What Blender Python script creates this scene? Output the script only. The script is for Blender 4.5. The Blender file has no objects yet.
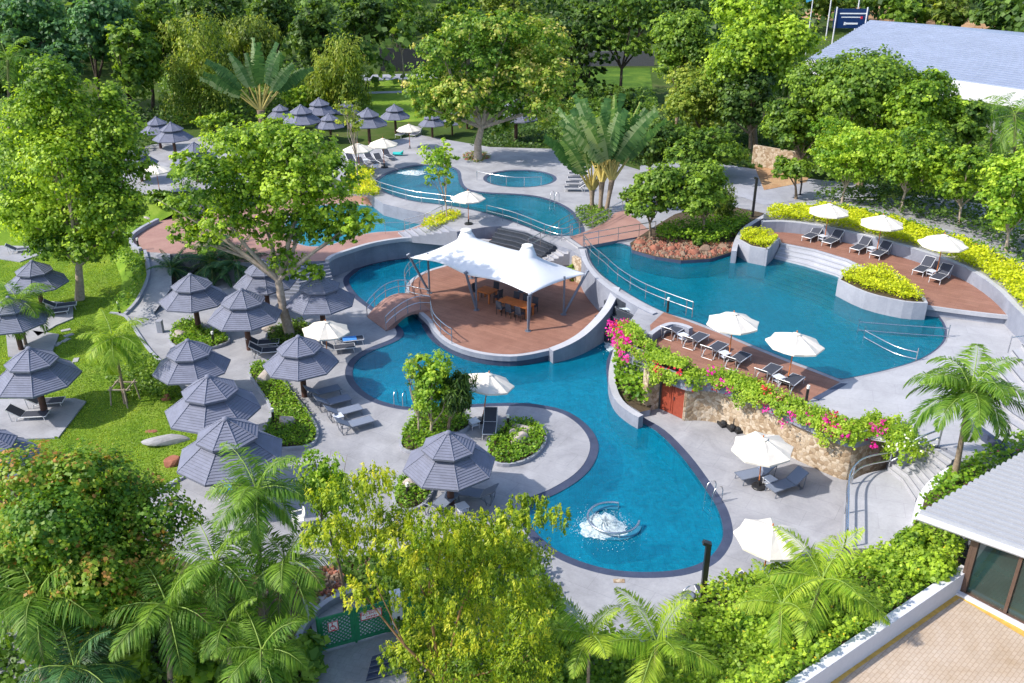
import bpy, math, random
import numpy as np
from mathutils import Vector, Matrix
from mathutils.geometry import tessellate_polygon
R = math.radians
random.seed(7)
SC = bpy.context.scene
COL = SC.collection

# ------------------------------------------------------------------ camera (plan surveyed from one viewpoint, in metres)
CH, PITCH, FPX = 24.0, R(25.5), 900.0
ST, CT = math.sin(PITCH), math.cos(PITCH)
cam_d = bpy.data.cameras.new('camera'); cam = bpy.data.objects.new('camera', cam_d); COL.objects.link(cam)
cam.location = (0, 0, CH); cam.rotation_euler = (R(90) - PITCH, 0, 0)
cam_d.sensor_width = 36; cam_d.lens = 36 * FPX / 1024; cam_d.clip_start = .5; cam_d.clip_end = 6000
SC.camera = cam

def P(px, py, z=0.0):
    u, v = (px - 512) / FPX, (py - 341.5) / FPX
    t = (CH - z) / (ST + v * CT)
    return Vector((t * u, t * (CT - v * ST), z))
def W(px, py, Y):
    u, v = (px - 512) / FPX, (py - 341.5) / FPX
    t = Y / (CT - v * ST)
    return Vector((t * u, Y, CH - t * (ST + v * CT))), t

# ------------------------------------------------------------------ tagging
def tag(o, label=None, cat=None, group=None, kind=None):
    if label: o['label'] = label
    if cat: o['category'] = cat
    if group: o['group'] = group
    if kind: o['kind'] = kind
    return o
def empty(name, loc, rz=0.0, label=None, cat=None, group=None):
    o = bpy.data.objects.new(name, None); COL.objects.link(o)
    o.location = loc; o.rotation_euler = (0, 0, rz); o.empty_display_size = .2
    return tag(o, label, cat, group)
def copy_tree(o, parent=None):
    c = o.copy(); COL.objects.link(c); c.parent = parent
    for ch in list(o.children): copy_tree(ch, c)
    return c

# ------------------------------------------------------------------ mesh builder
class MB:
    def __init__(s): s.v = []; s.f = []; s.m = []; s.sm = []
    def add(s, vs, fs, mi=0, smooth=False):
        b = len(s.v); s.v += [tuple(v) for v in vs]
        for f in fs: s.f.append([b + i for i in f]); s.m.append(mi); s.sm.append(smooth)
        return s
    def box(s, c, size, rz=0.0, mi=0, rx=0.0, ry=0.0):
        hx, hy, hz = size[0] / 2, size[1] / 2, size[2] / 2
        M = Matrix.Rotation(rz, 3, 'Z') @ Matrix.Rotation(ry, 3, 'Y') @ Matrix.Rotation(rx, 3, 'X')
        vs = [Vector(c) + M @ Vector((x, y, z)) for x in (-hx, hx) for y in (-hy, hy) for z in (-hz, hz)]
        return s.add(vs, [(0, 1, 3, 2), (4, 6, 7, 5), (0, 4, 5, 1), (2, 3, 7, 6), (0, 2, 6, 4), (1, 5, 7, 3)], mi)
    def tube(s, pts, rad, seg=8, mi=0, smooth=True, cap=True):
        pts = [Vector(p) for p in pts]; n = len(pts)
        rad = rad if isinstance(rad, (list, tuple)) else [rad] * n
        vs = []; ref = None
        for i, p in enumerate(pts):
            d = (pts[min(i + 1, n - 1)] - pts[max(i - 1, 0)]).normalized()
            if ref is None: ref = Vector((0, 0, 1)) if abs(d.z) < .9 else Vector((1, 0, 0))
            a = d.cross(ref).normalized(); b = d.cross(a).normalized(); ref = b.cross(d) if False else ref
            for k in range(seg):
                t = 2 * math.pi * k / seg; vs.append(p + (a * math.cos(t) + b * math.sin(t)) * rad[i])
        fs = [(i * seg + k, i * seg + (k + 1) % seg, (i + 1) * seg + (k + 1) % seg, (i + 1) * seg + k) for i in range(n - 1) for k in range(seg)]
        s.add(vs, fs, mi, smooth)
        if cap:
            s.add([vs[k] for k in range(seg)], [tuple(range(seg))[::-1]], mi); s.add(vs[-seg:], [tuple(range(seg))], mi)
        return s
    def lathe(s, prof, seg=16, mi=0, smooth=False, rot=0.0, c=(0, 0, 0)):
        vs = []
        for r, z in prof:
            for k in range(seg):
                t = 2 * math.pi * k / seg + rot; vs.append((c[0] + r * math.cos(t), c[1] + r * math.sin(t), c[2] + z))
        n = len(prof)
        return s.add(vs, [(i * seg + k, i * seg + (k + 1) % seg, (i + 1) * seg + (k + 1) % seg, (i + 1) * seg + k) for i in range(n - 1) for k in range(seg)], mi, smooth)
    def build(s, name, mats, parent=None, loc=None):
        me = bpy.data.meshes.new(name); me.from_pydata(s.v, [], s.f)
        for m in (mats if isinstance(mats, (list, tuple)) else [mats]): me.materials.append(m)
        me.polygons.foreach_set('material_index', s.m); me.polygons.foreach_set('use_smooth', s.sm); me.update()
        o = bpy.data.objects.new(name, me); COL.objects.link(o); o.parent = parent
        if loc is not None: o.location = loc
        return o

# ------------------------------------------------------------------ materials
def mat(name): 
    m = bpy.data.materials.new(name); m.use_nodes = True
    nt = m.node_tree; return m, nt, nt.nodes['Principled BSDF']
def N(nt, t, **k):
    n = nt.nodes.new(t)
    for a, b in k.items(): setattr(n, a, b)
    return n
def ramp(nt, fac, stops):
    r = N(nt, 'ShaderNodeValToRGB'); e = r.color_ramp.elements
    while len(e) < len(stops): e.new(.5)
    for i, (p, c) in enumerate(stops): e[i].position = p; e[i].color = (*c, 1)
    nt.links.new(fac, r.inputs['Fac']); return r.outputs['Color']
def mixc(nt, fac, a, b, mode='MIX'):
    n = N(nt, 'ShaderNodeMix', data_type='RGBA', blend_type=mode)
    for i, x in ((0, fac), (6, a), (7, b)):
        if hasattr(x, 'links'): nt.links.new(x, n.inputs[i])
        else: n.inputs[i].default_value = x if i == 0 else (*x, 1)
    return n.outputs[2]
def noise(nt, scale, detail=4, rough=.6, vec=None, dist=0):
    n = N(nt, 'ShaderNodeTexNoise'); n.inputs['Scale'].default_value = scale; n.inputs['Detail'].default_value = detail
    n.inputs['Roughness'].default_value = rough; n.inputs['Distortion'].default_value = dist
    if vec is None: vec = N(nt, 'ShaderNodeTexCoord').outputs['Object']
    nt.links.new(vec, n.inputs['Vector']); return n.outputs['Fac']
def bump(nt, b, h, strength=.3, dist=.02):
    n = N(nt, 'ShaderNodeBump'); n.inputs['Strength'].default_value = strength; n.inputs['Distance'].default_value = dist
    nt.links.new(h, n.inputs['Height']); nt.links.new(n.outputs['Normal'], b.inputs['Normal'])
def plain(name, col, rough=.6, metal=0, spec=.4, var=.12, vs=6.0):
    m, nt, b = mat(name)
    c = ramp(nt, noise(nt, vs), [(.3, tuple(x * (1 - var) for x in col)), (.7, tuple(min(1, x * (1 + var)) for x in col))])
    nt.links.new(c, b.inputs['Base Color'])
    b.inputs['Roughness'].default_value = rough; b.inputs['Metallic'].default_value = metal; b.inputs['Specular IOR Level'].default_value = spec
    return m
def stone_mat(name, c1, c2, joint, sx=1.2, sy=.6, rot=.5, rough=.75, js=.012, mottled=1.0, jm=.6):
    m, nt, b = mat(name)
    tc = N(nt, 'ShaderNodeTexCoord').outputs['Object']
    mp = N(nt, 'ShaderNodeMapping'); mp.inputs['Rotation'].default_value = (0, 0, rot); nt.links.new(tc, mp.inputs['Vector'])
    base = ramp(nt, noise(nt, .55 * mottled, 8, .68, tc, .6), [(.3, c1), (.52, tuple((a + b_) / 2 for a, b_ in zip(c1, c2))), (.75, c2)])
    br = N(nt, 'ShaderNodeTexBrick'); nt.links.new(mp.outputs[0], br.inputs['Vector'])
    br.inputs['Color1'].default_value = (.93, .93, .93, 1); br.inputs['Color2'].default_value = (1.06, 1.06, 1.06, 1); br.inputs['Mortar'].default_value = (*joint, 1)
    br.inputs['Scale'].default_value = 1; br.inputs['Mortar Size'].default_value = js; br.inputs['Brick Width'].default_value = sx; br.inputs['Row Height'].default_value = sy
    c = mixc(nt, jm, base, br.outputs['Color'], 'MULTIPLY')
    c = mixc(nt, .35, c, ramp(nt, noise(nt, 9, 6, .7, tc), [(.3, (.72, .72, .72)), (.7, (1.1, 1.1, 1.1))]), 'MULTIPLY')
    nt.links.new(c, b.inputs['Base Color']); b.inputs['Roughness'].default_value = rough; b.inputs['Specular IOR Level'].default_value = .3
    bump(nt, b, noise(nt, 14, 6), .25, .01)
    return m
def wood_mat(name, c1, c2, rot=0.0, w=.14):
    m, nt, b = mat(name)
    tc = N(nt, 'ShaderNodeTexCoord').outputs['Object']
    mp = N(nt, 'ShaderNodeMapping'); mp.inputs['Rotation'].default_value = (0, 0, rot); nt.links.new(tc, mp.inputs['Vector'])
    br = N(nt, 'ShaderNodeTexBrick'); nt.links.new(mp.outputs[0], br.inputs['Vector'])
    br.inputs['Color1'].default_value = (.86, .86, .86, 1); br.inputs['Color2'].default_value = (1.1, 1.1, 1.1, 1); br.inputs['Mortar'].default_value = (.4, .4, .4, 1)
    br.inputs['Scale'].default_value = 1; br.inputs['Mortar Size'].default_value = .006; br.inputs['Brick Width'].default_value = 2.4; br.inputs['Row Height'].default_value = w
    base = ramp(nt, noise(nt, .8, 6, .65, tc), [(.3, c1), (.7, c2)])
    c = mixc(nt, .75, base, br.outputs['Color'], 'MULTIPLY')
    nt.links.new(c, b.inputs['Base Color']); b.inputs['Roughness'].default_value = .65; b.inputs['Specular IOR Level'].default_value = .25
    return m
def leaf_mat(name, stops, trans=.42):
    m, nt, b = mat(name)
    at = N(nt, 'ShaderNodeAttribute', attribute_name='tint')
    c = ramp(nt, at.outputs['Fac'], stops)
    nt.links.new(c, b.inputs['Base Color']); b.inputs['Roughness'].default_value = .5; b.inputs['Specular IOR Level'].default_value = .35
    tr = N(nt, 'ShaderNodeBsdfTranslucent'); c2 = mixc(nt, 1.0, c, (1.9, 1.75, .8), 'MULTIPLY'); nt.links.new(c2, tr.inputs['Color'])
    mx = N(nt, 'ShaderNodeMixShader'); mx.inputs[0].default_value = trans
    nt.links.new(b.outputs[0], mx.inputs[1]); nt.links.new(tr.outputs[0], mx.inputs[2])
    nt.links.new(mx.outputs[0], nt.nodes['Material Output'].inputs['Surface'])
    return m
def water_mat(name, tint, wscale=2.2, bstr=.35, body=(.004, .2, .37), amt=.6):
    m, nt, b = mat(name)
    nt.nodes.remove(b)
    tc = N(nt, 'ShaderNodeTexCoord').outputs['Object']
    n1 = noise(nt, wscale, 3, .55, tc, .8); n2 = noise(nt, wscale * 4, 2, .5, tc, .4)
    ad = N(nt, 'ShaderNodeMath', operation='MULTIPLY_ADD'); nt.links.new(n2, ad.inputs[0]); ad.inputs[1].default_value = .35; nt.links.new(n1, ad.inputs[2])
    bp = N(nt, 'ShaderNodeBump'); bp.inputs['Strength'].default_value = bstr; bp.inputs['Distance'].default_value = .08; nt.links.new(ad.outputs[0], bp.inputs['Height'])
    fr = N(nt, 'ShaderNodeFresnel'); fr.inputs['IOR'].default_value = 1.33; nt.links.new(bp.outputs[0], fr.inputs['Normal'])
    gl = N(nt, 'ShaderNodeBsdfGlossy'); gl.inputs['Roughness'].default_value = .04; nt.links.new(bp.outputs[0], gl.inputs['Normal'])
    tr = N(nt, 'ShaderNodeBsdfTransparent')
    tv = mixc(nt, ad.outputs[0], tuple(x * .8 for x in tint), tuple(min(1, x * 1.15) for x in tint))
    nt.links.new(tv, tr.inputs['Color'])
    df = N(nt, 'ShaderNodeBsdfDiffuse'); big = noise(nt, .22, 3, .6, tc, .5)
    bc = ramp(nt, big, [(.3, tuple(x * .86 for x in body)), (.7, tuple(x * 1.16 for x in body))])
    rip = ramp(nt, ad.outputs[0], [(.4, (.72, .76, .8)), (.85, (1.3, 1.24, 1.2))]); bc = mixc(nt, .8, bc, rip, 'MULTIPLY')  # ripple light and dark painted: multiplied into the water's body colour
    nt.links.new(bc, df.inputs['Color']); nt.links.new(bp.outputs[0], df.inputs['Normal'])
    m0 = N(nt, 'ShaderNodeMixShader'); m0.inputs[0].default_value = amt; nt.links.new(tr.outputs[0], m0.inputs[1]); nt.links.new(df.outputs[0], m0.inputs[2])
    mx = N(nt, 'ShaderNodeMixShader'); nt.links.new(fr.outputs[0], mx.inputs[0]); nt.links.new(m0.outputs[0], mx.inputs[1]); nt.links.new(gl.outputs[0], mx.inputs[2])
    nt.links.new(mx.outputs[0], nt.nodes['Material Output'].inputs['Surface'])
    return m
def tile_mat(name, c1, c2):
    m, nt, b = mat(name)
    tc = N(nt, 'ShaderNodeTexCoord').outputs['Object']
    base = ramp(nt, noise(nt, .5, 6, .6, tc, 1.0), [(.3, c1), (.7, c2)])
    vo = N(nt, 'ShaderNodeTexVoronoi'); vo.inputs['Scale'].default_value = 3.5; nt.links.new(tc, vo.inputs['Vector'])
    c = mixc(nt, .25, base, ramp(nt, vo.outputs['Distance'], [(.0, (.8, .8, .8)), (.6, (1.25, 1.25, 1.25))]), 'MULTIPLY')
    br = N(nt, 'ShaderNodeTexBrick'); nt.links.new(tc, br.inputs['Vector']); br.offset = 0
    br.inputs['Color1'].default_value = (.9, .9, .9, 1); br.inputs['Color2'].default_value = (1.12, 1.12, 1.12, 1); br.inputs['Mortar'].default_value = (.7, .75, .8, 1)
    br.inputs['Scale'].default_value = 1; br.inputs['Mortar Size'].default_value = .02; br.inputs['Brick Width'].default_value = .3; br.inputs['Row Height'].default_value = .3
    c = mixc(nt, .6, c, br.outputs['Color'], 'MULTIPLY')
    nt.links.new(c, b.inputs['Base Color']); b.inputs['Roughness'].default_value = .5
    return m

M = {}
M['deck'] = stone_mat('deck_stone', (.235, .235, .257), (.40, .40, .43), (.62, .62, .64), 2.4, 1.2, .55, jm=.45, js=.012, mottled=.8)
M['deck_pale'] = stone_mat('pale_paving_stone', (.33, .33, .355), (.43, .43, .455), (.7, .7, .72), 2.2, 1.1, .3, js=.012, jm=.45)
M['curb'] = stone_mat('kerb_stone', (.26, .27, .32), (.38, .39, .45), (.85, .85, .85), 3, 3, 0)
M['white_curb'] = stone_mat('rendered_wall_cap', (.34, .345, .38), (.46, .465, .50), (.95, .95, .95), 4, 4, 0)
M['wall_grey'] = stone_mat('grey_render', (.18, .195, .25), (.29, .31, .375), (.9, .9, .9), 2.2, .6, 0)
M['coping'] = stone_mat('dark_coping_tile', (.035, .045, .085), (.07, .085, .14), (.8, .8, .8), .5, .5, 0, .4)
M['dark_tile'] = stone_mat('dark_cascade_tile', (.02, .025, .035), (.05, .06, .08), (.7, .7, .7), .6, .3, 0, .6)
M['brown'] = wood_mat('brown_composite_deck', (.23, .11, .078), (.31, .16, .115), .6)
M['brown_path'] = stone_mat('terracotta_paving', (.30, .165, .14), (.40, .24, .20), (.75, .7, .68), .4, .2, .4, jm=.4)
M['soil'] = plain('soil', (.07, .05, .03), .95, var=.4, vs=3)
M['gravel'] = stone_mat('grey_gravel', (.22, .22, .24), (.36, .36, .38), (.8, .8, .8), .3, .3, .3)
M['white'] = plain('white_render', (.58, .58, .63), .7, var=.04)
M['cream'] = plain('cream_canvas', (.66, .61, .54), .85, var=.03)
M['membrane'] = plain('white_membrane', (.64, .65, .69), .55, var=.02, vs=1)
M['steel'] = plain('brushed_steel', (.62, .63, .66), .25, 1.0, var=.05)
M['grey_metal'] = plain('grey_painted_metal', (.16, .18, .23), .45, .3, var=.06)
M['dark_metal'] = plain('black_painted_metal', (.02, .02, .022), .4, var=.1)
M['alu'] = plain('white_powder_coated_frame', (.62, .62, .65), .4, .2, var=.04)
M['sling'] = plain('charcoal_sling', (.045, .05, .07), .8, var=.15, vs=30)
M['sling_grey'] = plain('slate_grey_sling', (.17, .20, .27), .8, var=.1, vs=30)
M['roof_blue'] = plain('blue_grey_shingle', (.158, .168, .228), .75, var=.12, vs=3)
M['roof_blue_dark'] = plain('shingle_lap_edge', (.125, .135, .182), .8, var=.1)
M['post_brown'] = plain('brown_post', (.09, .045, .035), .8, var=.2)
M['orange_wood'] = plain('orange_teak', (.50, .16, .05), .5, var=.15, vs=4)
M['rust_door'] = plain('rust_red_door', (.28, .055, .03), .5, var=.15)
M['table_white'] = plain('pale_table_top', (.55, .58, .66), .4, var=.05)
M['blue_towel'] = plain('blue_towel', (.06, .25, .65), .9, var=.1)
M['turq'] = plain('turquoise_plastic', (.03, .45, .42), .4, var=.1)
M['white_plastic'] = plain('white_plastic', (.75, .74, .72), .4, var=.04)
M['green_paint'] = plain('green_painted_timber', (.02, .19, .09), .5, var=.15)
M['sign_blue'] = plain('deep_blue_sign', (.006, .03, .12), .4, var=.08)
M['sign_white'] = plain('white_sign', (.8, .8, .84), .5, var=.03)
M['sign_red'] = plain('red_sign_paint', (.6, .03, .06), .5, var=.05)
M['dark_glass'] = plain('dark_green_glass', (.012, .035, .032), .05, 0, .9, var=.3, vs=.8)
M['bronze_frame'] = plain('bronze_frame', (.14, .09, .07), .4, .4)
M['bark'] = plain('grey_brown_bark', (.22, .16, .11), .9, var=.35, vs=5)
M['bark_pale'] = plain('pale_bark', (.36, .29, .23), .9, var=.3, vs=5)
M['bark_dark'] = plain('dark_bark', (.06, .045, .035), .9, var=.35, vs=5)
M['palm_bark'] = plain('ringed_palm_bark', (.24, .18, .13), .9, var=.3, vs=9)
M['rock'] = stone_mat('pale_boulder', (.32, .27, .24), (.50, .45, .41), (.9, .9, .9), 9, 9, 0, .9, mottled=5)
M['rock_grey'] = stone_mat('grey_boulder', (.28, .27, .28), (.48, .47, .48), (.9, .9, .9), 9, 9, 0, .9, mottled=5)
M['rock_red'] = stone_mat('red_boulder', (.22, .08, .05), (.38, .16, .11), (.9, .9, .9), 9, 9, 0, .9, mottled=5)
M['foam'] = plain('white_foam', (.66, .76, .80), .6, var=.04)
M['pink'] = leaf_mat('pink_petals', [(0, (.55, .01, .25)), (1, (.85, .04, .45))], .3)
M['redf'] = leaf_mat('red_petals', [(0, (.55, .02, .04)), (1, (.8, .06, .08))], .3)
M['whitef'] = leaf_mat('white_petals', [(0, (.7, .7, .6)), (1, (.85, .85, .78))], .3)
M['yellowf'] = leaf_mat('yellow_petals', [(0, (.6, .4, .02)), (1, (.8, .6, .05))], .3)
# ashlar / rubble stone
def rubble(name, c1, c2, c3, sc=5.0):
    m, nt, b = mat(name)
    tc = N(nt, 'ShaderNodeTexCoord').outputs['Object']
    vo = N(nt, 'ShaderNodeTexVoronoi'); vo.inputs['Scale'].default_value = sc; nt.links.new(tc, vo.inputs['Vector'])
    vd = N(nt, 'ShaderNodeTexVoronoi', feature='DISTANCE_TO_EDGE'); vd.inputs['Scale'].default_value = sc; nt.links.new(tc, vd.inputs['Vector'])
    sp = N(nt, 'ShaderNodeSeparateColor'); nt.links.new(vo.outputs['Color'], sp.inputs[0])
    base = ramp(nt, sp.outputs[0], [(.1, c1), (.5, c2), (.9, c3)])
    c = mixc(nt, 1, base, ramp(nt, vd.outputs[0], [(.0, (.68, .64, .6)), (.07, (1, 1, 1))]), 'MULTIPLY')
    c = mixc(nt, .5, c, ramp(nt, noise(nt, 8), [(.3, (.7, .7, .7)), (.7, (1.1, 1.1, 1.1))]), 'MULTIPLY')
    nt.links.new(c, b.inputs['Base Color']); b.inputs['Roughness'].default_value = .85
    bump(nt, b, vd.outputs[0], .6, .05)
    return m
M['rubble'] = rubble('honey_rubble_stone', (.30, .21, .13), (.43, .33, .23), (.54, .45, .35))
M['bricks'] = stone_mat('sandy_brick_paving', (.40, .30, .21), (.53, .45, .385), (.62, .54, .47), .26, .13, -.75, .85, .012, .7, .55)
M['yellow_line'] = plain('yellow_ochre_border', (.55, .33, .07), .8, var=.2)
# grass
def grass_mat(name, a, b_, c_, sc=.5):
    m, nt, b = mat(name)
    tc = N(nt, 'ShaderNodeTexCoord').outputs['Object']
    base = ramp(nt, noise(nt, sc, 8, .7, tc, .5), [(.3, a), (.5, b_), (.72, c_)])
    c = mixc(nt, .5, base, ramp(nt, noise(nt, 16, 4, .7, tc), [(.3, (.6, .6, .6)), (.7, (1.25, 1.25, 1.1))]), 'MULTIPLY')
    nt.links.new(c, b.inputs['Base Color']); b.inputs['Roughness'].default_value = .9; b.inputs['Specular IOR Level'].default_value = .1
    bump(nt, b, noise(nt, 30, 4, .8), .6, .04)
    return m
M['lawn'] = grass_mat('lawn_turf', (.08, .155, .018), (.15, .25, .025), (.27, .34, .06), .35)
M['far_lawn'] = grass_mat('far_lawn', (.035, .075, .012), (.07, .14, .018), (.15, .22, .03), .3)
M['rough_ground'] = grass_mat('rough_ground', (.035, .06, .012), (.06, .10, .02), (.12, .12, .05), .15)
M['earth'] = grass_mat('bare_earth', (.25, .13, .07), (.4, .24, .14), (.5, .35, .22), .2)
M['tile_lower'] = tile_mat('deep_blue_pool_tile', (.04, .40, .52), (.07, .48, .60))
M['tile_upper'] = tile_mat('teal_pool_tile', (.03, .42, .52), (.05, .50, .62))
M['tile_left'] = tile_mat('pale_turquoise_tile', (.04, .38, .50), (.07, .48, .62))
M['w_lower'] = water_mat('pool_water', (.25, .80, .87), 2.4, .5, (.002, .20, .335), .5)
M['w_upper'] = water_mat('upper_pool_water', (.26, .74, .80), 2.6, .3, (.003, .165, .25), .45)
M['w_left'] = water_mat('left_pool_water', (.5, .9, .95), 3.0, .25, (.012, .25, .37), .45)

G = {}
def lm(k, a, b_, c_, d_=None, tr=.42):
    s = [(.0, a), (.4, b_), (.8, c_), (1.0, d_ or tuple(min(1, x * 1.25) for x in c_))]
    G[k] = leaf_mat('foliage_' + k, s, tr)
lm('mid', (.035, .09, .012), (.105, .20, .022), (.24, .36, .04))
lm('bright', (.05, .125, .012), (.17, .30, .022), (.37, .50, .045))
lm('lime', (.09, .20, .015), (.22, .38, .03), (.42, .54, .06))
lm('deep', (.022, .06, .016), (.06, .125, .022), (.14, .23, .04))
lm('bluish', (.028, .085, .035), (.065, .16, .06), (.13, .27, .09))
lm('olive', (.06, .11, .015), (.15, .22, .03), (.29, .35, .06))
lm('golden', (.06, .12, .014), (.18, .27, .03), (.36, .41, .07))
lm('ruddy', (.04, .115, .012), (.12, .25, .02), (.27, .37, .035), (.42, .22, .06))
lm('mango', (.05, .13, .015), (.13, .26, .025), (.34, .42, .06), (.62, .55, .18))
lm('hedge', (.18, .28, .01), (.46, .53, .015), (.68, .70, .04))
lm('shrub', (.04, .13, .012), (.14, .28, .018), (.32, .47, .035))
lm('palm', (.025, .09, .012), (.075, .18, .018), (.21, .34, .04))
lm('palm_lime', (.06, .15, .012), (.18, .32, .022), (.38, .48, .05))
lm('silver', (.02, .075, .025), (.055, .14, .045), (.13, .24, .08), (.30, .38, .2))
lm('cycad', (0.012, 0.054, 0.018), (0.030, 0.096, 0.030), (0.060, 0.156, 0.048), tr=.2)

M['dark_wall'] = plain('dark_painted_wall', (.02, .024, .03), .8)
M['hall_roof'] = plain('pale_blue_grey_metal_roof', (.24, .28, .38), .5, .0, var=.08, vs=.5)
M['flag'] = plain('sky_blue_cloth', (.10, .45, .72), .8)

M['ribbed_roof'] = plain('ribbed_white_metal', (.30, .31, .34), .6, .0, var=.04)
M['seat_tile'] = plain('dark_teal_seat_tile', (.02, .16, .26), .4, var=.15)
M['rock_brown'] = stone_mat('brown_pebble', (.16, .10, .07), (.34, .24, .17), (.9, .9, .9), 9, 9, 0, .9, mottled=5)

M['tread_edge'] = plain('dark_tread_edge', (.15, .153, .175), .7, var=.08)  # darker strip along each tread's front edge, sets the pale steps apart
M['step_stone'] = stone_mat('pale_step_stone', (.36, .37, .41), (.48, .49, .54), (.9, .9, .9), 3, 3, 0)

def translucent(m, amt):
    nt = M[m].node_tree; b = nt.nodes['Principled BSDF']; t = N(nt, 'ShaderNodeBsdfTransparent'); mx = N(nt, 'ShaderNodeMixShader'); nz = ramp(nt, noise(nt, 7, 4, .7), [(.35, (amt,) * 3), (.65, (0,) * 3)])
    nt.links.new(nz, mx.inputs[0]); nt.links.new(b.outputs[0], mx.inputs[1]); nt.links.new(t.outputs[0], mx.inputs[2]); nt.links.new(mx.outputs[0], nt.nodes['Material Output'].inputs['Surface'])
translucent('foam', .75)
M['far_grey_wall'] = plain('dark_grey_wall', (.10, .10, .11), .9, var=.2)  # darker grey base colour for the far wall

# ------------------------------------------------------------------ geometry helpers
def smooth(pts, k=4, closed=True):
    """Catmull-Rom through 2D/3D points; a point given twice stays a corner."""
    n = len(pts); out = []
    rng = range(n) if closed else range(n - 1)
    for i in rng:
        g = lambda j: Vector(pts[j % n]) if closed else Vector(pts[max(0, min(n - 1, j))])
        p0, p1, p2, p3 = g(i - 1), g(i), g(i + 1), g(i + 2)
        if (p2 - p1).length < 1e-5: continue
        for s in range(k):
            t = s / k
            out.append(.5 * ((2 * p1) + (p2 - p0) * t + (2 * p0 - 5 * p1 + 4 * p2 - p3) * t * t + (3 * p1 - p0 - 3 * p2 + p3) * t ** 3))
    if not closed: out.append(Vector(pts[-1]))
    return out
def L(px, z=0.0, k=0, closed=True):
    """outline: list of (px,py) or (px,py,z) on the plan"""
    pts = [P(p[0], p[1], p[2] if len(p) > 2 else z) for p in px]
    return smooth(pts, k, closed) if k else pts
def area2(pts): return sum(a.x * b.y - b.x * a.y for a, b in zip(pts, pts[1:] + pts[:1])) / 2
def ccw(pts): return pts if area2(pts) > 0 else pts[::-1]
def inset(pts, d):
    pts = ccw(pts); n = len(pts); out = []
    for i in range(n):
        a, b, c = pts[i - 1], pts[i], pts[(i + 1) % n]
        t = (Vector((c.x - a.x, c.y - a.y, 0)))
        if t.length < 1e-6: out.append(b.copy()); continue
        t.normalize(); out.append(b + Vector((-t.y, t.x, 0)) * d)
    return out
def clean_inset(pts, d):
    pts = ccw(pts); q = inset(pts, d); A = np.array([[v.x, v.y] for v in pts]); B = np.roll(A, -1, 0); AB = B - A; L2 = np.maximum((AB ** 2).sum(1), 1e-9)
    ok = []
    for v in q:
        p = np.array([v.x, v.y]); t = np.clip(((p - A) * AB).sum(1) / L2, 0, 1); ok.append(np.sqrt((((A + AB * t[:, None]) - p) ** 2).sum(1)).min() > d * .93)
    n = len(q); out = []
    for i in range(n):
        if ok[i]: out.append(q[i].copy()); continue
        for s in range(1, n):
            if ok[(i + s) % n]: out.append(q[(i + s) % n].copy()); break
            if ok[i - s]: out.append(q[i - s].copy()); break
    return out
def dedupe(l):
    out = []
    for v in l:
        if not out or (v - out[-1]).length > 1e-4: out.append(v)
    if (out[0] - out[-1]).length < 1e-4: out.pop()
    return out
def tess(loops):
    loops = [dedupe(l) for l in loops]
    flat = [v for l in loops for v in l]
    tri = tessellate_polygon([[Vector((v.x, v.y, 0)) for v in l] for l in loops])
    out = []
    for t in tri:
        a, b, c = (flat[i] for i in t)
        cr = (b.x - a.x) * (c.y - a.y) - (c.x - a.x) * (b.y - a.y)
        if abs(cr) < 1e-7: continue
        out.append(t if cr > 0 else t[::-1])
    return flat, out
def slab(name, outline, holes, zb, mats, kind='structure', parent=None, hole_sides=True):
    """sheet with the outline's own heights and side walls down to zb (mats: top, side)"""
    mb = MB(); outline = ccw(outline)
    flat, tri = tess([outline] + holes)
    mb.add(flat, tri, 0)
    for li, l in enumerate([outline] + holes):
        if li and not hole_sides: continue
        n = len(l); bot = [Vector((v.x, v.y, zb)) for v in l]
        mb.add(list(l) + bot, [(i, (i + 1) % n, n + (i + 1) % n, n + i) for i in range(n)], 1)
    o = mb.build(name, mats, parent)
    if kind: o['kind'] = kind
    return o
def sheet(name, outline, m, kind='structure', parent=None, holes=[]):
    mb = MB(); flat, tri = tess([ccw(outline)] + holes); mb.add(flat, tri, 0)
    o = mb.build(name, m, parent)
    if kind: o['kind'] = kind
    return o
def ribbon(mb, path, zt, zb, th, closed=False, mi=0, cap_mi=None, side=0.0):
    """wall along path; zt/zb scalar or list; th thickness; side shifts it along its normal"""
    n = len(path); A = []; B = []
    for i, p in enumerate(path):
        a = path[i - 1] if (i > 0 or closed) else path[i]; c = path[(i + 1) % n] if (i < n - 1 or closed) else path[i]
        t = Vector((c.x - a.x, c.y - a.y, 0)); t = t.normalized() if t.length > 1e-6 else Vector((1, 0, 0))
        nn = Vector((-t.y, t.x, 0))
        A.append(p + nn * (side + th / 2)); B.append(p + nn * (side - th / 2))
    gt = lambda z, i: z[i] if isinstance(z, (list, tuple)) else z
    vs = []
    for i in range(n):
        vs += [(A[i].x, A[i].y, gt(zb, i)), (A[i].x, A[i].y, gt(zt, i)), (B[i].x, B[i].y, gt(zt, i)), (B[i].x, B[i].y, gt(zb, i))]
    fs = []; fc = []
    for i in range(n if closed else n - 1):
        a, b = i * 4, ((i + 1) % n) * 4
        fs += [(a, b, b + 1, a + 1), (a + 2, b + 2, b + 3, a + 3), (a + 3, b + 3, b, a)]; fc.append((a + 1, b + 1, b + 2, a + 2))
    if not closed: fs += [(0, 1, 2, 3), (4 * n - 1, 4 * n - 2, 4 * n - 3, 4 * n - 4)]
    base = len(mb.v); mb.add(vs, fs, mi)
    for f in fc: mb.f.append([base + i for i in f]); mb.m.append(mi if cap_mi is None else cap_mi); mb.sm.append(False)
    return mb
def lerp(a, b, t): return a + (b - a) * t
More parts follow.
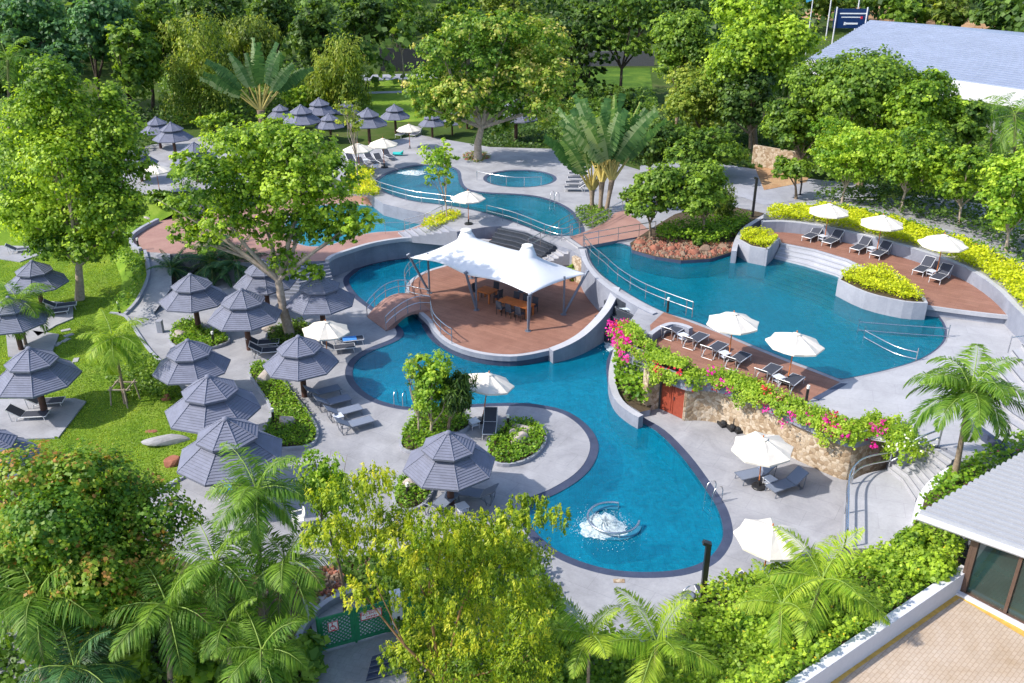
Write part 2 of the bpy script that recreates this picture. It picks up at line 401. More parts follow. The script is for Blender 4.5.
def wall(name, label, px, zt, zb, th, mats, z=None, k=3, cat='wall', closed=False, kind=None, side=0.0, group=None):
    path = [P(p[0], p[1], z if z is not None else (p[2] if len(p) > 2 else zt)) for p in px]
    zs = None
    if z is None and len(px[0]) > 2: zs = True
    if k: path = smooth(path, k, closed)
    if zs: zt = [p.z for p in path]
    mb = ribbon(MB(), path, zt, zb, th, closed, 0, 1 if isinstance(mats, (list, tuple)) else None, side)
    o = mb.build(name, mats)
    if kind: o['kind'] = kind
    else: tag(o, label, cat, group)
    return o
def stairs(name, label, lo, hi, z0, z1, n, zb, m, kind=None):
    """lo/hi: polylines (same count) of the lowest and highest nosing; each step reaches down to zb"""
    mb = MB(); c = len(lo)
    for s in range(n):
        ta, tb = s / n, (s + 1) / n
        zt = lerp(z0, z1, tb)
        e0 = [lerp(lo[i], hi[i], ta) for i in range(c)]; e1 = [lerp(lo[i], hi[i], tb) for i in range(c)]
        loop = ccw([Vector((v.x, v.y, 0)) for v in e0 + e1[::-1]]); m_ = len(loop)
        top = [Vector((v.x, v.y, zt)) for v in loop]; bot = [Vector((v.x, v.y, zb)) for v in loop]
        flat, tri = tess([top]); mb.add(flat, tri, 0); mb.add(top + bot, [(i, (i + 1) % m_, m_ + (i + 1) % m_, m_ + i) for i in range(m_)], 0)
        back = [lerp(e0[i], e1[i], .14) for i in range(c)]
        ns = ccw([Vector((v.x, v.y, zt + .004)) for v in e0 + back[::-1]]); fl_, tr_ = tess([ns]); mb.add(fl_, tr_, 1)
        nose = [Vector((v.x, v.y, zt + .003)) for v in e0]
    o = mb.build(name, [m, M['tread_edge']])
    if kind: o['kind'] = kind
    else: tag(o, label, 'stairs')
    return o
def resample(path, step):
    out = [path[0]]; acc = 0
    for a, b in zip(path, path[1:]):
        d = (b - a).length
        while acc + d >= step:
            f = (step - acc) / d; a = a.lerp(b, f); out.append(a.copy()); d = (b - a).length; acc = 0
        acc += d
    out.append(path[-1]); return out
def rail(label, px, z=None, step=1.6, h=.95, heights=(.5, .95), r=.032, k=3, group='steel handrails round the pools'):
    path = [P(p[0], p[1], z if z is not None else p[2]) for p in px]
    if k: path = smooth(path, k, False)
    base = path[0].copy(); root = empty('handrail', base, 0, label, 'railing', group)
    loc = [p - base for p in path]
    for j, hh in enumerate(heights):
        MB().tube([p + Vector((0, 0, hh)) for p in loc], r, 6).build('rail', M['steel'], root)
    ps = resample(loc, step)
    if (ps[-1] - ps[-2]).length < .4: ps.pop(-2)
    for p in ps: MB().tube([p - Vector((0, 0, .05)), p + Vector((0, 0, h))], r * .9, 6).build('post', M['steel'], root)
    return root

# ------------------------------------------------------------------ foliage (numpy)
def quads_obj(name, V, tint, m, parent=None, extra=()):
    mi = np.zeros(len(V), dtype=np.int32); ms = [m]
    for i, (v2, t2, m2) in enumerate(extra):
        V = np.concatenate([V, v2]); tint = np.concatenate([tint, t2]); mi = np.concatenate([mi, np.full(len(v2), i + 1, dtype=np.int32)]); ms.append(m2)
    n, k = V.shape[0], V.shape[1]
    me = bpy.data.meshes.new(name)
    me.vertices.add(n * k); me.vertices.foreach_set('co', V.reshape(-1).astype(np.float32))
    me.loops.add(n * k); me.loops.foreach_set('vertex_index', np.arange(n * k, dtype=np.int32))
    me.polygons.add(n); me.polygons.foreach_set('loop_start', np.arange(0, n * k, k, dtype=np.int32))
    a = me.attributes.new('tint', 'FLOAT', 'FACE'); a.data.foreach_set('value', np.clip(tint, 0, 1).astype(np.float32))
    for q in ms: me.materials.append(q)
    me.polygons.foreach_set('material_index', mi); me.update(calc_edges=True)
    o = bpy.data.objects.new(name, me); COL.objects.link(o); o.parent = parent
    return o
def nrm(a): return a / np.maximum(np.linalg.norm(a, axis=-1, keepdims=True), 1e-9)
def leafs(Pn, Nn, s, rng, w=.45, dirv=None):
    """one folded leaf (kite) per point"""
    n = len(Pn); Nn = nrm(Nn)
    r = rng.normal(size=(n, 3)) if dirv is None else dirv + rng.normal(size=(n, 3)) * .25
    t = r - Nn * np.sum(r * Nn, 1, keepdims=True); t = nrm(t); b = np.cross(Nn, t)
    s = (s * rng.uniform(.7, 1.35, n))[:, None]
    return np.stack([Pn - t * s * .5, Pn + b * s * w - Nn * s * .12, Pn + t * s * .55, Pn - b * s * w - Nn * s * .12], 1)
def crown_pts(lobes, n, rng, droop=0.0, clump=.3, per=14):
    """lobes: list of (cx,cy,cz,rx,ry,rz). Twigs sit on the lobe shells; leaves cluster round the twigs"""
    Lb = np.array(lobes); wgt = (Lb[:, 3] * Lb[:, 5] + Lb[:, 3] * Lb[:, 4]) ; wgt = wgt / wgt.sum()
    nc = max(8, n // per)
    li = rng.choice(len(Lb), nc, p=wgt)
    d = nrm(rng.normal(size=(nc, 3)) + np.array([0, 0, .25]))
    rr = rng.uniform(0, 1, (nc, 1)) ** .35
    rr = .35 + .65 * rr + rng.normal(size=(nc, 1)) * .10; rr = np.where(rng.uniform(size=(nc, 1)) < .1, rr * rng.uniform(1.05, 1.3, (nc, 1)), rr)
    c = Lb[li, :3] + Lb[li, 3:6] * d * rr
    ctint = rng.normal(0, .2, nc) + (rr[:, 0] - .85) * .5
    lt = rng.normal(0, .12, len(Lb))[li]
    k = np.repeat(np.arange(nc), per)
    sz = np.minimum(Lb[li, 3], Lb[li, 5])[k][:, None] * clump
    off = rng.normal(size=(len(k), 3)) * sz * np.array([.55, .55, .38])
    if droop: off[:, 2] -= np.abs(rng.normal(size=len(k))) * droop
    pts = c[k] + off
    nn = nrm(d[k] * .8 + nrm(off) * .5 + np.array([0, 0, .55]) + rng.normal(size=(len(k), 3)) * .42)
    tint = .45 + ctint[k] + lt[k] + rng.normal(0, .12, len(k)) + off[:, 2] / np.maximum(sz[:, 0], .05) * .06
    return pts, nn, tint
def limbs(mb, base, tops, r0, rng, fork=.45, seg=7, curve=.12):
    """trunk from base, forking to the given tops"""
    base = Vector(base); cen = sum((Vector(t) for t in tops), Vector()) / len(tops)
    fk = base.lerp(cen, fork); fk.x = base.x + (cen.x - base.x) * fork * .7; fk.y = base.y + (cen.y - base.y) * fork * .7
    j = Vector((rng.uniform(-.5, .5) * curve, rng.uniform(-.5, .5) * curve, 0)) * (fk - base).length
    mb.tube([base - Vector((0, 0, .15)), base + Vector((0, 0, .02)) , base.lerp(fk, .5) + j, fk], [r0 * 1.5, r0 * 1.15, r0 * .9, r0 * .75], seg)
    for t in tops:
        t = Vector(t); mid = fk.lerp(t, .5) + Vector((rng.uniform(-1, 1), rng.uniform(-1, 1), rng.uniform(0, 1))) * (t - fk).length * curve
        mb.tube([fk - Vector((0, 0, r0 * .3)), mid, t], [r0 * .6, r0 * .38, r0 * .12], 6)
        for q in range(2):
            e = t + Vector((rng.uniform(-1, 1), rng.uniform(-1, 1), rng.uniform(-.1, .8))) * (t - fk).length * .16
            mb.tube([mid, e], [r0 * .25, r0 * .06], 5)
def ell(px, py, Y):
    return W(px, py, Y)
def tree(name, label, c, rp, b, zg=2.4, pal='mid', leaf=.28, n=5000, nl=12, style='round', trunk=.22, bark='bark', seed=1, cat='tree', group=None, fork=.4, lobes_px=None, clump=.3, w=.45, mult=1.0, droop=0.0, tshift=0.0, fl=None):
    """c: crown centre in the plan's pixel grid, rp: half sizes, b: where the trunk meets the ground"""
    rng = np.random.default_rng(seed); R_ = random.Random(seed)
    if 2000 < n < 20000 and w > .3: n = int(n * 1.45); leaf *= .82
    base = P(b[0], b[1], zg); Y = base.y
    cw, t = W(c[0], c[1], Y)
    e = PITCH + math.atan((c[1] - 341.5) / FPX)
    rx = rp[0] * t / FPX; ry = rx * .85; rh = rp[1] * t / FPX
    rz = max(.35 * rh, math.sqrt(max(0, rh * rh - (ry * math.sin(e)) ** 2))) / math.cos(e)
    root = empty(name, base, 0, label, cat, group)
    lob = []
    if lobes_px:
        for (lx, ly, lw, lh) in lobes_px:
            q, tt = W(lx, ly, Y + R_.uniform(-.25, .25) * ry); q = q - base
            lob.append((q.x, q.y, q.z, lw * tt / FPX, lw * tt / FPX * .9, lh * tt / FPX))
    else:
        cl = cw - base
        for i in range(nl):
            if style == 'flat':
                a = R_.uniform(0, 6.283); rr = math.sqrt(R_.uniform(0, 1)) * .75; h = (i + .5) / nl * 1.7 - .85
                wd = .55 * (1 - .35 * abs(h))
                lob.append((cl.x + rx * rr * math.cos(a) * (1 - .4 * max(0, h)), cl.y + ry * rr * math.sin(a), cl.z + rz * h, rx * wd, ry * wd, rz * .13))
            elif style == 'cone':
                h = (i + .5) / nl; a = R_.uniform(0, 6.283); wd = (1 - h) ** .8
                lob.append((cl.x + rx * .45 * wd * math.cos(a), cl.y + ry * .45 * wd * math.sin(a), cl.z - rz + 2 * rz * h, rx * (.2 + .5 * wd), ry * (.2 + .5 * wd), rz * .28))
            else:
                ga = i * 2.39996 + R_.uniform(-.4, .4); hz = 1 - 2 * (i + .5) / nl; rr = math.sqrt(max(0, 1 - hz * hz))
                q = R_.uniform(.45, .8); s = R_.uniform(.26, .52) * (1.15 if nl < 9 else 1)
                if i % 5 == 4: q *= .4
                lob.append((cl.x + rx * q * rr * math.cos(ga), cl.y + ry * q * rr * math.sin(ga), cl.z + rz * q * hz * 1.05, rx * s, ry * s, rz * s * R_.uniform(.75, 1.0)))
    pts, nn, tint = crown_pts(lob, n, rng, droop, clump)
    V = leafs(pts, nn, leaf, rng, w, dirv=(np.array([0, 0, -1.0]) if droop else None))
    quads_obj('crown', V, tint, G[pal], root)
    if fl:
        k = rng.choice(len(pts), fl[1]); q = pts[k] + nn[k] * leaf * .5
        quads_obj('blossom', leafs(q, nn[k], fl[2], rng, .5), rng.uniform(0, 1, len(k)), M[fl[0]], root)
    mb = MB(); tops = [Vector(l[:3]) for l in lob]; 
    if len(tops) > 7: tops = R_.sample(tops, 7)
    limbs(mb, Vector((tshift, 0, 0)), tops, trunk, R_, fork)
    mb.build('trunk', M[bark], root)
    return root
def frond_set(nf, Lf, rng, lo=-.15, hi=1.25, per=34, lw=.05, ll=.62, droop=1.1, tw=0.0, stem=0.0):
    """pinnate fronds round a crown; returns (Q,4,3), tint, rachis paths"""
    Q = []; T = []; paths = []
    for i in range(nf):
        az = i * 2.39996 + rng.uniform(-.25, .25); el = hi - (hi - lo) * ((i + .5) / nf) ** .85 + rng.uniform(-.1, .1)
        Li = Lf * rng.uniform(.85, 1.1); dr = droop * rng.uniform(.75, 1.25)
        ns = 10; p = np.zeros(3); pp = [p.copy()]; dd = []
        for s in range(ns):
            a = el - dr * ((s + .5) / ns) ** 1.5
            d = np.array([math.cos(az) * math.cos(a), math.sin(az) * math.cos(a), math.sin(a)]); dd.append(d)
            p = p + d * Li / ns; pp.append(p.copy())
        pp = np.array(pp); dd.append(dd[-1]); dd = np.array(dd); paths.append(pp)
        ft = rng.normal(0, .1) + (.12 if el > .6 else 0)
        ts = np.linspace(.10 + stem, .99, per)
        for sgn in (-1, 1):
            x = ts * ns; i0 = np.minimum(x.astype(int), ns - 1); f = (x - i0)[:, None]
            c = pp[i0] * (1 - f) + pp[i0 + 1] * f; d = dd[i0]
            side = np.cross(d, [0, 0, 1.0]); side = nrm(side) * sgn; up = np.cross(side, d) * sgn; up = nrm(up); up[up[:, 2] < 0] *= -1
            ln = (ll * Li / 2.4 * np.sin(np.clip((ts - .02), 0, 1) ** .7 * math.pi * .93 + .15) * rng.uniform(.85, 1.15, per))[:, None]
            drp = rng.uniform(.2, .75, per)[:, None]
            dirv = nrm(side * .85 + d * .55 + up * .25 - np.array([0, 0, 1.0]) * drp)
            tip = c + dirv * ln - np.array([0, 0, 1.0]) * ln * .22
            mid = c + dirv * ln * .5
            wv = nrm(np.cross(dirv, up + rng.normal(size=(per, 3)) * .15)) * lw * Li / 2.4
            Q.append(np.stack([c, mid + wv, tip, mid - wv], 1)); T.append(np.full(per, .5 + ft) + rng.normal(0, .12, per) + (ts - .5) * .15)
    return np.concatenate(Q), np.concatenate(T), paths
def palm(label, crown, b, zg=0.0, Lf=2.6, nf=16, pal='palm', seed=1, per=34, lo=-.35, hi=1.3, droop=1.45, r=.13, group='feather palms', name='palm_tree', bark='palm_bark', lw=.032, ll=.78, cat='palm tree', lean=None, cshaft=None):
    rng = np.random.default_rng(seed); base = P(b[0], b[1], zg)
    top, _ = W(crown[0], crown[1], base.y + (lean or 0)); t = top - base
    root = empty(name, base, 0, label, cat, group)
    Q, T, paths = frond_set(nf, Lf, rng, lo, hi, int(per * 1.3), min(lw, .024), ll, droop)
    tv = np.array(t)
    quads_obj('frond_crown', Q + tv, T, G[pal], root)
    mb = MB()
    for pp in paths: mb.tube([Vector(q + tv) for q in pp[::2]], [.035, .028, .02, .014, .009, .004][:len(pp[::2])], 4)
    mb.build('frond_stalks', M['green_stalk'], root)
    mb = MB(); pts = [Vector((0, 0, -.2)), t * .33 + Vector((t.x * -.04, 0, 0)), t * .7, t]
    mb.tube(pts, [r * 1.5, r, r * .85, r * .8], 9); 
    mb.build('trunk', M[bark], root)
    if cshaft:
        MB().tube([t - Vector((0, 0, .9)), t - Vector((0, 0, .4)), t], [r * .9, r * 1.1, r * .6], 9).build('crownshaft', M['green_stalk'], root)
    return root
M['green_stalk'] = plain('green_stalk', (.22, .32, .06), .5, var=.1)
def scatter(outline, n, rng, holes=[]):
    flat, tri = tess([ccw(outline)] + holes)
    A = np.array([[tuple(flat[i]) for i in t] for t in tri]); 
    ar = np.abs(np.cross(A[:, 1, :2] - A[:, 0, :2], A[:, 2, :2] - A[:, 0, :2])) / 2
    k = rng.choice(len(A), n, p=ar / ar.sum()); u = rng.uniform(0, 1, (n, 2)); f = u.sum(1) > 1; u[f] = 1 - u[f]
    A = A[k]; return A[:, 0] + (A[:, 1] - A[:, 0]) * u[:, :1] + (A[:, 2] - A[:, 0]) * u[:, 1:], ar.sum()
def vnoise(p, s, seed=0):
    r = np.random.default_rng(seed); out = np.zeros(len(p))
    for i in range(6):
        k = r.normal(size=2) * s * (1 + i * .5); out += np.sin(p[:, 0] * k[0] + p[:, 1] * k[1] + r.uniform(0, 6.28)) / 3
    return out
def hedge(name, label, px, z, h, pal='hedge', leaf=.14, dens=130, seed=1, cat='hedge', group=None, k=3, kind=None, fl=None, var=.45, scale=1.6, bed=0):
    rng = np.random.default_rng(seed)
    out = L(px, z, k); p, ar = scatter(out, 10, rng); n = int(min(60000, ar * dens)); p, ar = scatter(out, n, rng)
    nz = vnoise(p, scale, seed); nz2 = vnoise(p, scale * 3, seed + 1)
    top = h * (1 + var * .5 * nz + var * .35 * nz2); u = rng.uniform(0, 1, n) ** .5
    q = p.copy(); q[:, 2] += np.maximum(.02, top * u) ; q[:, :2] += rng.normal(size=(n, 2)) * .06
    nn = np.stack([rng.normal(size=n) * .5 , rng.normal(size=n) * .5, np.full(n, .8)], 1)
    base = Vector(p.mean(0)); 
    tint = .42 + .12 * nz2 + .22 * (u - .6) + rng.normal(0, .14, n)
    root = empty(name, base, 0, label, cat, group)
    if kind: root['kind'] = kind
    bb = np.array(base)
    ex = []
    if fl:
        kk = rng.choice(n, int(n * fl[1])); ex = [(leafs(q[kk] - bb + np.array([0, 0, leaf * .6]), nn[kk], fl[2], rng, .5), rng.uniform(0, 1, len(kk)), M[fl[0]])]
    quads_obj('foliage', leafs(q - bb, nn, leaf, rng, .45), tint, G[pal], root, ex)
    if bed:
        sl_ = ccw([Vector((v.x - base.x, v.y - base.y, z + .01 - base.z)) for v in out])
        sheet('soil', sl_, M['soil'], None, root); ribbon_o = ribbon(MB(), inset(sl_, -.06), z + bed - base.z, z - .2 - base.z, .13, True); ribbon_o.build('kerb', M['curb'], root)
    return root
def shrub(name, label, c, r, zg, h, pal='shrub', leaf=.15, n=900, seed=1, cat='shrub', group=None, fl=None):
    """c: pixel where it stands; r: radius in metres"""
    rng = np.random.default_rng(seed); base = P(c[0], c[1], zg); root = empty(name, base, 0, label, cat, group)
    lob = [(rng.uniform(-.4, .4) * r, rng.uniform(-.4, .4) * r, h * rng.uniform(.35, .6), r * .62, r * .62, h * .42) for _ in range(5)]
    pts, nn, ti = crown_pts(lob, n, rng); pts[:, 2] = np.abs(pts[:, 2])
    ex = []
    if fl:
        kk = rng.choice(len(pts), fl[1]); ex = [(leafs(pts[kk] + nn[kk] * .08, nn[kk], fl[2], rng, .5), rng.uniform(0, 1, len(kk)), M[fl[0]])]
    quads_obj('foliage', leafs(pts, nn, leaf, rng), ti, G[pal], root, ex)
    mb = MB(); limbs(mb, Vector((0, 0, 0)), [Vector(l[:3]) for l in lob], .04, random.Random(seed), .3); mb.build('stems', M['bark'], root)
    return root
def rock(label, c, size, z=0.0, m='rock', seed=1, rz=0.0, group=None, name='boulder'):
    rng = random.Random(seed); import bmesh
    bm = bmesh.new(); bmesh.ops.create_icosphere(bm, subdivisions=3, radius=1)
    ks = [(Vector((rng.gauss(0, 1), rng.gauss(0, 1), rng.gauss(0, 1))).normalized(), rng.uniform(.55, .9)) for _ in range(11)]
    for v in bm.verts:
        p = v.co.copy()
        for d, c_ in ks:
            s = p.dot(d)
            if s > c_: p -= d * (s - c_) * .85
        v.co = Vector((p.x * size[0], p.y * size[1], p.z * size[2]))
    me = bpy.data.meshes.new(name); bm.to_mesh(me); bm.free(); me.materials.append(M[m])
    o = bpy.data.objects.new(name, me); COL.objects.link(o); o.location = P(c[0], c[1], z) + Vector((0, 0, size[2] * .35)); o.rotation_euler = (rng.uniform(-.2, .2), rng.uniform(-.2, .2), rz)
    return tag(o, label, 'rock', group)

# ------------------------------------------------------------------ light
world = bpy.data.worlds.new('World'); SC.world = world; world.use_nodes = True
wn = world.node_tree; bg = wn.nodes['Background']
sky = wn.nodes.new('ShaderNodeTexSky'); sky.sky_type = 'NISHITA'; sky.sun_disc = False
SD = Vector((-.965, -.262, 0)).normalized(); EL = R(43)
sky.sun_elevation = EL; sky.sun_rotation = math.atan2(SD.x, SD.y) % (2 * math.pi); sky.air_density = 1.0; sky.dust_density = 1.2
wn.links.new(sky.outputs[0], bg.inputs[0]); bg.inputs[1].default_value = .15
sl = bpy.data.lights.new('sun', 'SUN'); sl.energy = 3.1; sl.angle = R(.9); sl.color = (1.0, .94, .84)
so = bpy.data.objects.new('sun', sl); COL.objects.link(so)
tosun = Vector((SD.x * math.cos(EL), SD.y * math.cos(EL), math.sin(EL)))
so.rotation_euler = (-tosun).to_track_quat('-Z', 'Y').to_euler(); so.location = tosun * 80
vs = SC.view_settings; vs.view_transform = 'Standard'; vs.look = 'None'; vs.gamma = 1; vs.exposure = .94
try: vs.use_curve_mapping = False
except Exception: pass
SC.cycles.max_bounces = 6; SC.cycles.transparent_max_bounces = 8; SC.cycles.diffuse_bounces = 3; SC.cycles.glossy_bounces = 3
SC.cycles.use_adaptive_sampling = True; SC.cycles.adaptive_threshold = .02; SC.cycles.use_denoising = True
SC.cycles.sample_clamp_indirect = 6; SC.cycles.caustics_reflective = False; SC.cycles.caustics_refractive = False

# ------------------------------------------------------------------ ground
def st(o): o['kind'] = 'structure'; return o
sheet('ground', [Vector((-2500, -600, -2.2)), Vector((2500, -600, -2.2)), Vector((2500, 3500, -2.2)), Vector((-2500, 3500, -2.2))], M['rough_ground'])

# lower pool
LOWER = L([(343,281),(350,272),(363,264.5),(393,258),(420,256),(470,256),(530,262),(578,270),(600,295),(612,325),(621,340),(614,360),(614.5,378),(619,394),(639,414),(665,430),(690,455),(713,486),(727,508),(733,530),(730,546),(716,563),(690,574),(654,578),(614,576),(581,568),(555,557),(537,544),(524,530),(519,514),(527,499),(550,489),(573,475),(586,460),(590,443),(581,427),(563,414),(540,408),(516,406),(477,407),(440,410),(419,410),(398,409),(370,401),(352,388),(345,374),(350,360),(366,349),(393,338),(396,330),(386,322),(372,311),(352,296)], 0, 4)
LOWER = ccw(LOWER)
def pool(outline, zt, cop, dep, tile, water, copm='coping', wn_='water'):
    o = ccw(outline); i1 = clean_inset(o, cop) if cop else o
    mb = MB(); n = len(o)
    if cop:
        a = [Vector((v.x, v.y, zt - .015)) for v in o]; b = [Vector((v.x, v.y, zt - .04)) for v in i1]
        mb.add(a + b, [(i, (i + 1) % n, n + (i + 1) % n, n + i) for i in range(n)])
        c = [Vector((v.x, v.y, zt - .3)) for v in i1]
        mb.add(b + c, [(i, (i + 1) % n, n + (i + 1) % n, n + i) for i in range(n)])
        st(mb.build('pool_coping', M[copm]))
    mb = MB(); c = [Vector((v.x, v.y, zt - .04)) for v in i1]; d = [Vector((v.x, v.y, zt - dep)) for v in i1]
    mb.add(c + d, [(i, (i + 1) % n, n + (i + 1) % n, n + i) for i in range(n)])
    fl = [Vector((v.x, v.y, zt - dep)) for v in i1]; flat, tri = tess([fl]); mb.add(flat, tri)
    st(mb.build('pool_basin', M[tile]))
    w = [Vector((v.x, v.y, zt - .075)) for v in i1]
    return sheet(wn_, w, M[water])
slab('pool_deck', L([(-900, 900), (1600, 900), (1900, 160), (-900, 160)], 0), [LOWER], -2.1, [M['deck'], M['wall_grey']])
pool(LOWER, 0, .42, 1.35, 'tile_lower', 'w_lower')

# lawn
LAWN = L([(-600,252),(0,247),(60,246),(105,250),(115,262),(122,280),(118,300),(110,313),(125,317),(138,335),(150,352),(168,370),(182,388),(191,408),(201,430),(199,450),(188,473),(171,483),(120,515),(60,540),(-60,560),(-600,560)], .035)
slab('lawn', LAWN, [], -.1, [M['lawn'], M['soil']])
ss = smooth([P(*p, .06) for p in [(110,313),(125,316),(138,334),(150,351),(168,369),(182,387),(191,407),(201,430),(199,450),(188,473),(170,484),(150,497)]], 3, False)
st(ribbon(MB(), ss, .12, -.05, .18).build('kerb', M['curb']))
# grassy banks rising to the upper level
sheet('bank', L([(-600,252,.03),(0,247,.03),(60,246,.03),(105,250,.03),(115,262,.03),(122,280,.03),(118,300,.03),(110,313,.03),(125,315,.05),(137,302,.3),(148,282,.8),(145,252,1.52),(133,247,1.55),(130,239,1.55),(142,230,1.55),(160,221,1.55),(190,205,2.4),(150,196,2.42),(60,200,2.42),(0,205,2.42),(-600,210,2.42)]), M['lawn'])
# upper ground
UG = [P(-700,212,2.4), P(-200,210,2.4), P(0,205,2.4), P(60,200,2.4), P(150,196,2.4), P(190,205,2.4), P(230,200,2.4), P(300,186,2.4), P(366,180,2.4), P(345,165,2.4), P(420,150,2.4), P(480,158,2.4), P(560,158,2.4), P(640,175,2.4), P(700,190,2.4), P(764,215,2.4), P(900,200,2.4), P(1200,240,2.4), P(1500,330,2.4), Vector((900, 60, 2.4)), Vector((1500, 2500, 2.4)), Vector((-1500, 2500, 2.4)), Vector((-900, 60, 2.4))]
slab('upper_ground', UG, [], -1, [M['rough_ground'], M['wall_grey']])

# middle tier with the left pool
LEFTP = L([(284,222),(290,215),(307,207),(335,203.5),(360,204),(385,207),(410,211),(433,216),(433,219),(420,225),(406,230),(390,231.5),(376,232.4),(358,235.5),(340,242),(325,246),(305,246),(290,240),(283,231)], 1.55, 3)
TIER = L([(160,221),(142,230),(131,239),(133,247),(143,252),(170,254),(201,254),(235,262),(262,263),(300,262),(327,260.5),(333,256),(353,249),(370,244),(388,240.5),(405,238.5),(419,238),(445,237.5),(480,240),(520,246),(555,257),(572,262),(590,245),(500,212),(440,200),(371,184),(300,189),(230,202),(190,211)], 1.55)
slab('brown_terrace', TIER, [LEFTP], -1.3, [M['brown_path'], M['wall_grey']])
pool(LEFTP, 1.55, .18, .9, 'tile_left', 'w_left', 'curb')
# grey cap on the channel wall
c1 = smooth([P(*p, 1.6) for p in [(327,260.5),(333,256),(353,249),(370,244),(388,240.5),(405,238.5),(419,238),(445,237.5),(480,240),(520,246),(555,257)]], 3, False)
st(ribbon(MB(), c1, 1.68, 1.4, .3).build('wall_coping', M['white_curb']))
c2 = smooth([P(*p, 1.6) for p in [(158,221.5),(142,230),(131,239),(133,247),(141,251.5)]], 3, False)
st(ribbon(MB(), c2, 1.85, .6, .28).build('kerb', M['curb']))
# ramp path
sheet('path', L([(143,251.5,1.56),(170,253.5,1.56),(172,287,.8),(154,313,.12),(158,320,.012),(125,316,.012),(137,302,.32),(148,282,.82)]), M['deck'])
r1 = smooth([P(*p) for p in [(145,251.5,1.6),(149,268,1.2),(147,282,.85),(137,302,.35),(125,315,.05)]], 3, False)
st(ribbon(MB(), r1, [p.z + .14 for p in r1], [p.z - 1 for p in r1], .2).build('kerb', M['curb']))

# upper pool deck with three pools
FARP = L([(373,184.5),(377,178),(390,171),(411,165.5),(430,164.5),(450,166),(460,171),(462,180),(466,187),(475,190.5),(492,192.5),(515,193.5),(538,196),(558,202),(572,210),(580,219.7),(585,230),(580,236),(568,236),(547.5,235),(529,228),(510,221),(491,215),(472,210),(454,206.8),(437,204.4),(414,201.5),(393,196),(380,190.5)], 2.5, 4)
RND = [P(520, 178.2, 2.5) + Vector((math.cos(a) * 3.3, math.sin(a) * 3.0, 0)) for a in [2 * math.pi * i / 48 for i in range(48)]]
RIGHTP = L([(586,245),(588,243),(600,242),(622,243),(640,250),(655,256),(680,259),(710,258),(733,251),(737,247),(765,240),(785,245),(815,250),(850,262),(872,276),(905,300),(930,306),(944,322),(944,322),(947,330),(945,341),(934,352),(917,361),(893,368.5),(870,374),(841,380),(841,380),(813,369),(789,360),(752,345),(720,331.5),(692,320.5),(665,312.5),(639,300),(614,284.5),(598,272),(589,259)], 2.5, 4)
def w0(px, py, z=2.5): v = P(px, py, 0); v.z = z; return v
UP_OUT = [P(x, y, 2.5) for x, y in [(366,186),(372,195),(383,203.5),(407,209.5),(433,214.5),(445,224),(457,231.5),(470,229.5),(485,227),(500,226),(525,231),(545,239),(560,246),(572,250),(583,258),(590,268),(602,281),(614,289.5),(640,306),(632,318),(622,330),(626,338),(634,346),(643,350)]] \
  + [Vector((7.45, 42.3, 2.5)), Vector((8.0, 42.2, 2.5)), Vector((9.15, 40.95, 2.5)), w0(701, 417)] + [w0(*p) for p in [(719,420),(743,429.5),(768,440.5),(793,453.5),(812,462.5),(833,471),(850,474),(870,468),(884,462)]] \
  + [P(x, y, 2.5) for x, y in [(905,452),(930,445),(945,448),(975,462),(1060,500),(1300,640),(1300,300),(1150,260),(1024,240),(900,200),(800,196),(764,200),(700,182),(640,170),(600,158),(560,149),(490,147),(420,135),(343,150),(330,175),(350,185)]]
slab('upper_pool_deck', UP_OUT, [ccw(FARP), ccw(RND), ccw(RIGHTP)], -1.3, [M['deck'], M['wall_grey']])
pool(FARP, 2.5, .3, 1.1, 'tile_upper', 'w_upper')
pool(RND, 2.5, .3, 1.0, 'tile_upper', 'w_upper')
pool(RIGHTP, 2.5, .12, 1.2, 'tile_upper', 'w_upper')
sheet('pale_paving', L([(841,382.5),(870,376),(894,370.5),(918,363),(935,354),(947,342),(949,330),(946,321),(986,311),(1012,312),(1060,312),(1250,320),(1250,560),(1060,480),(985,458),(960,449),(928,444),(900,445),(872,440),(835,425),(817,397)], 2.506), M['deck_pale'])
sheet('lounge_deck', L([(664,312),(690,322),(720,333.5),(752,347.5),(789,362.5),(813,371.5),(840,382),(815,397),(790,412),(766,404),(741,393),(715,382),(690,370),(672,357),(660,348),(652,343),(650,325)], 2.51), M['brown'])
sheet('paving_strip', L([(812,398),(841,383),(848,383.5),(819,400)], 2.515), M['coping'])
sheet('path', L([(609,221),(614,213),(625,210),(640,222),(652,233),(640,236)], 2.516), M['brown_path'])

# island terrace with the white canopy
ISL = L([(455,262),(443,265.5),(428,270),(414,277),(406,286),(406,297),(415,309),(427,320),(434,331),(445,341),(462,349),(485,354.5),(510,356.5),(530,354.5),(549,349,.7),(567,343,.9),(582,334,1.12),(596,321,1.5),(606,309,1.9),(610,299,2.3),(598,292),(580,280),(560,270),(530,261),(490,257)], .6, 3)
for v_ in ISL: v_.z = .6
slab('island_terrace', ISL, [], .28, [M['white_curb'], M['wall_grey']])
slab('island_base', inset(ISL, .06), [], -1.32, [M['coping'], M['coping']]).location.z = -.315
sheet('island_deck', inset(ISL, .28), M['brown']).location.z = .006
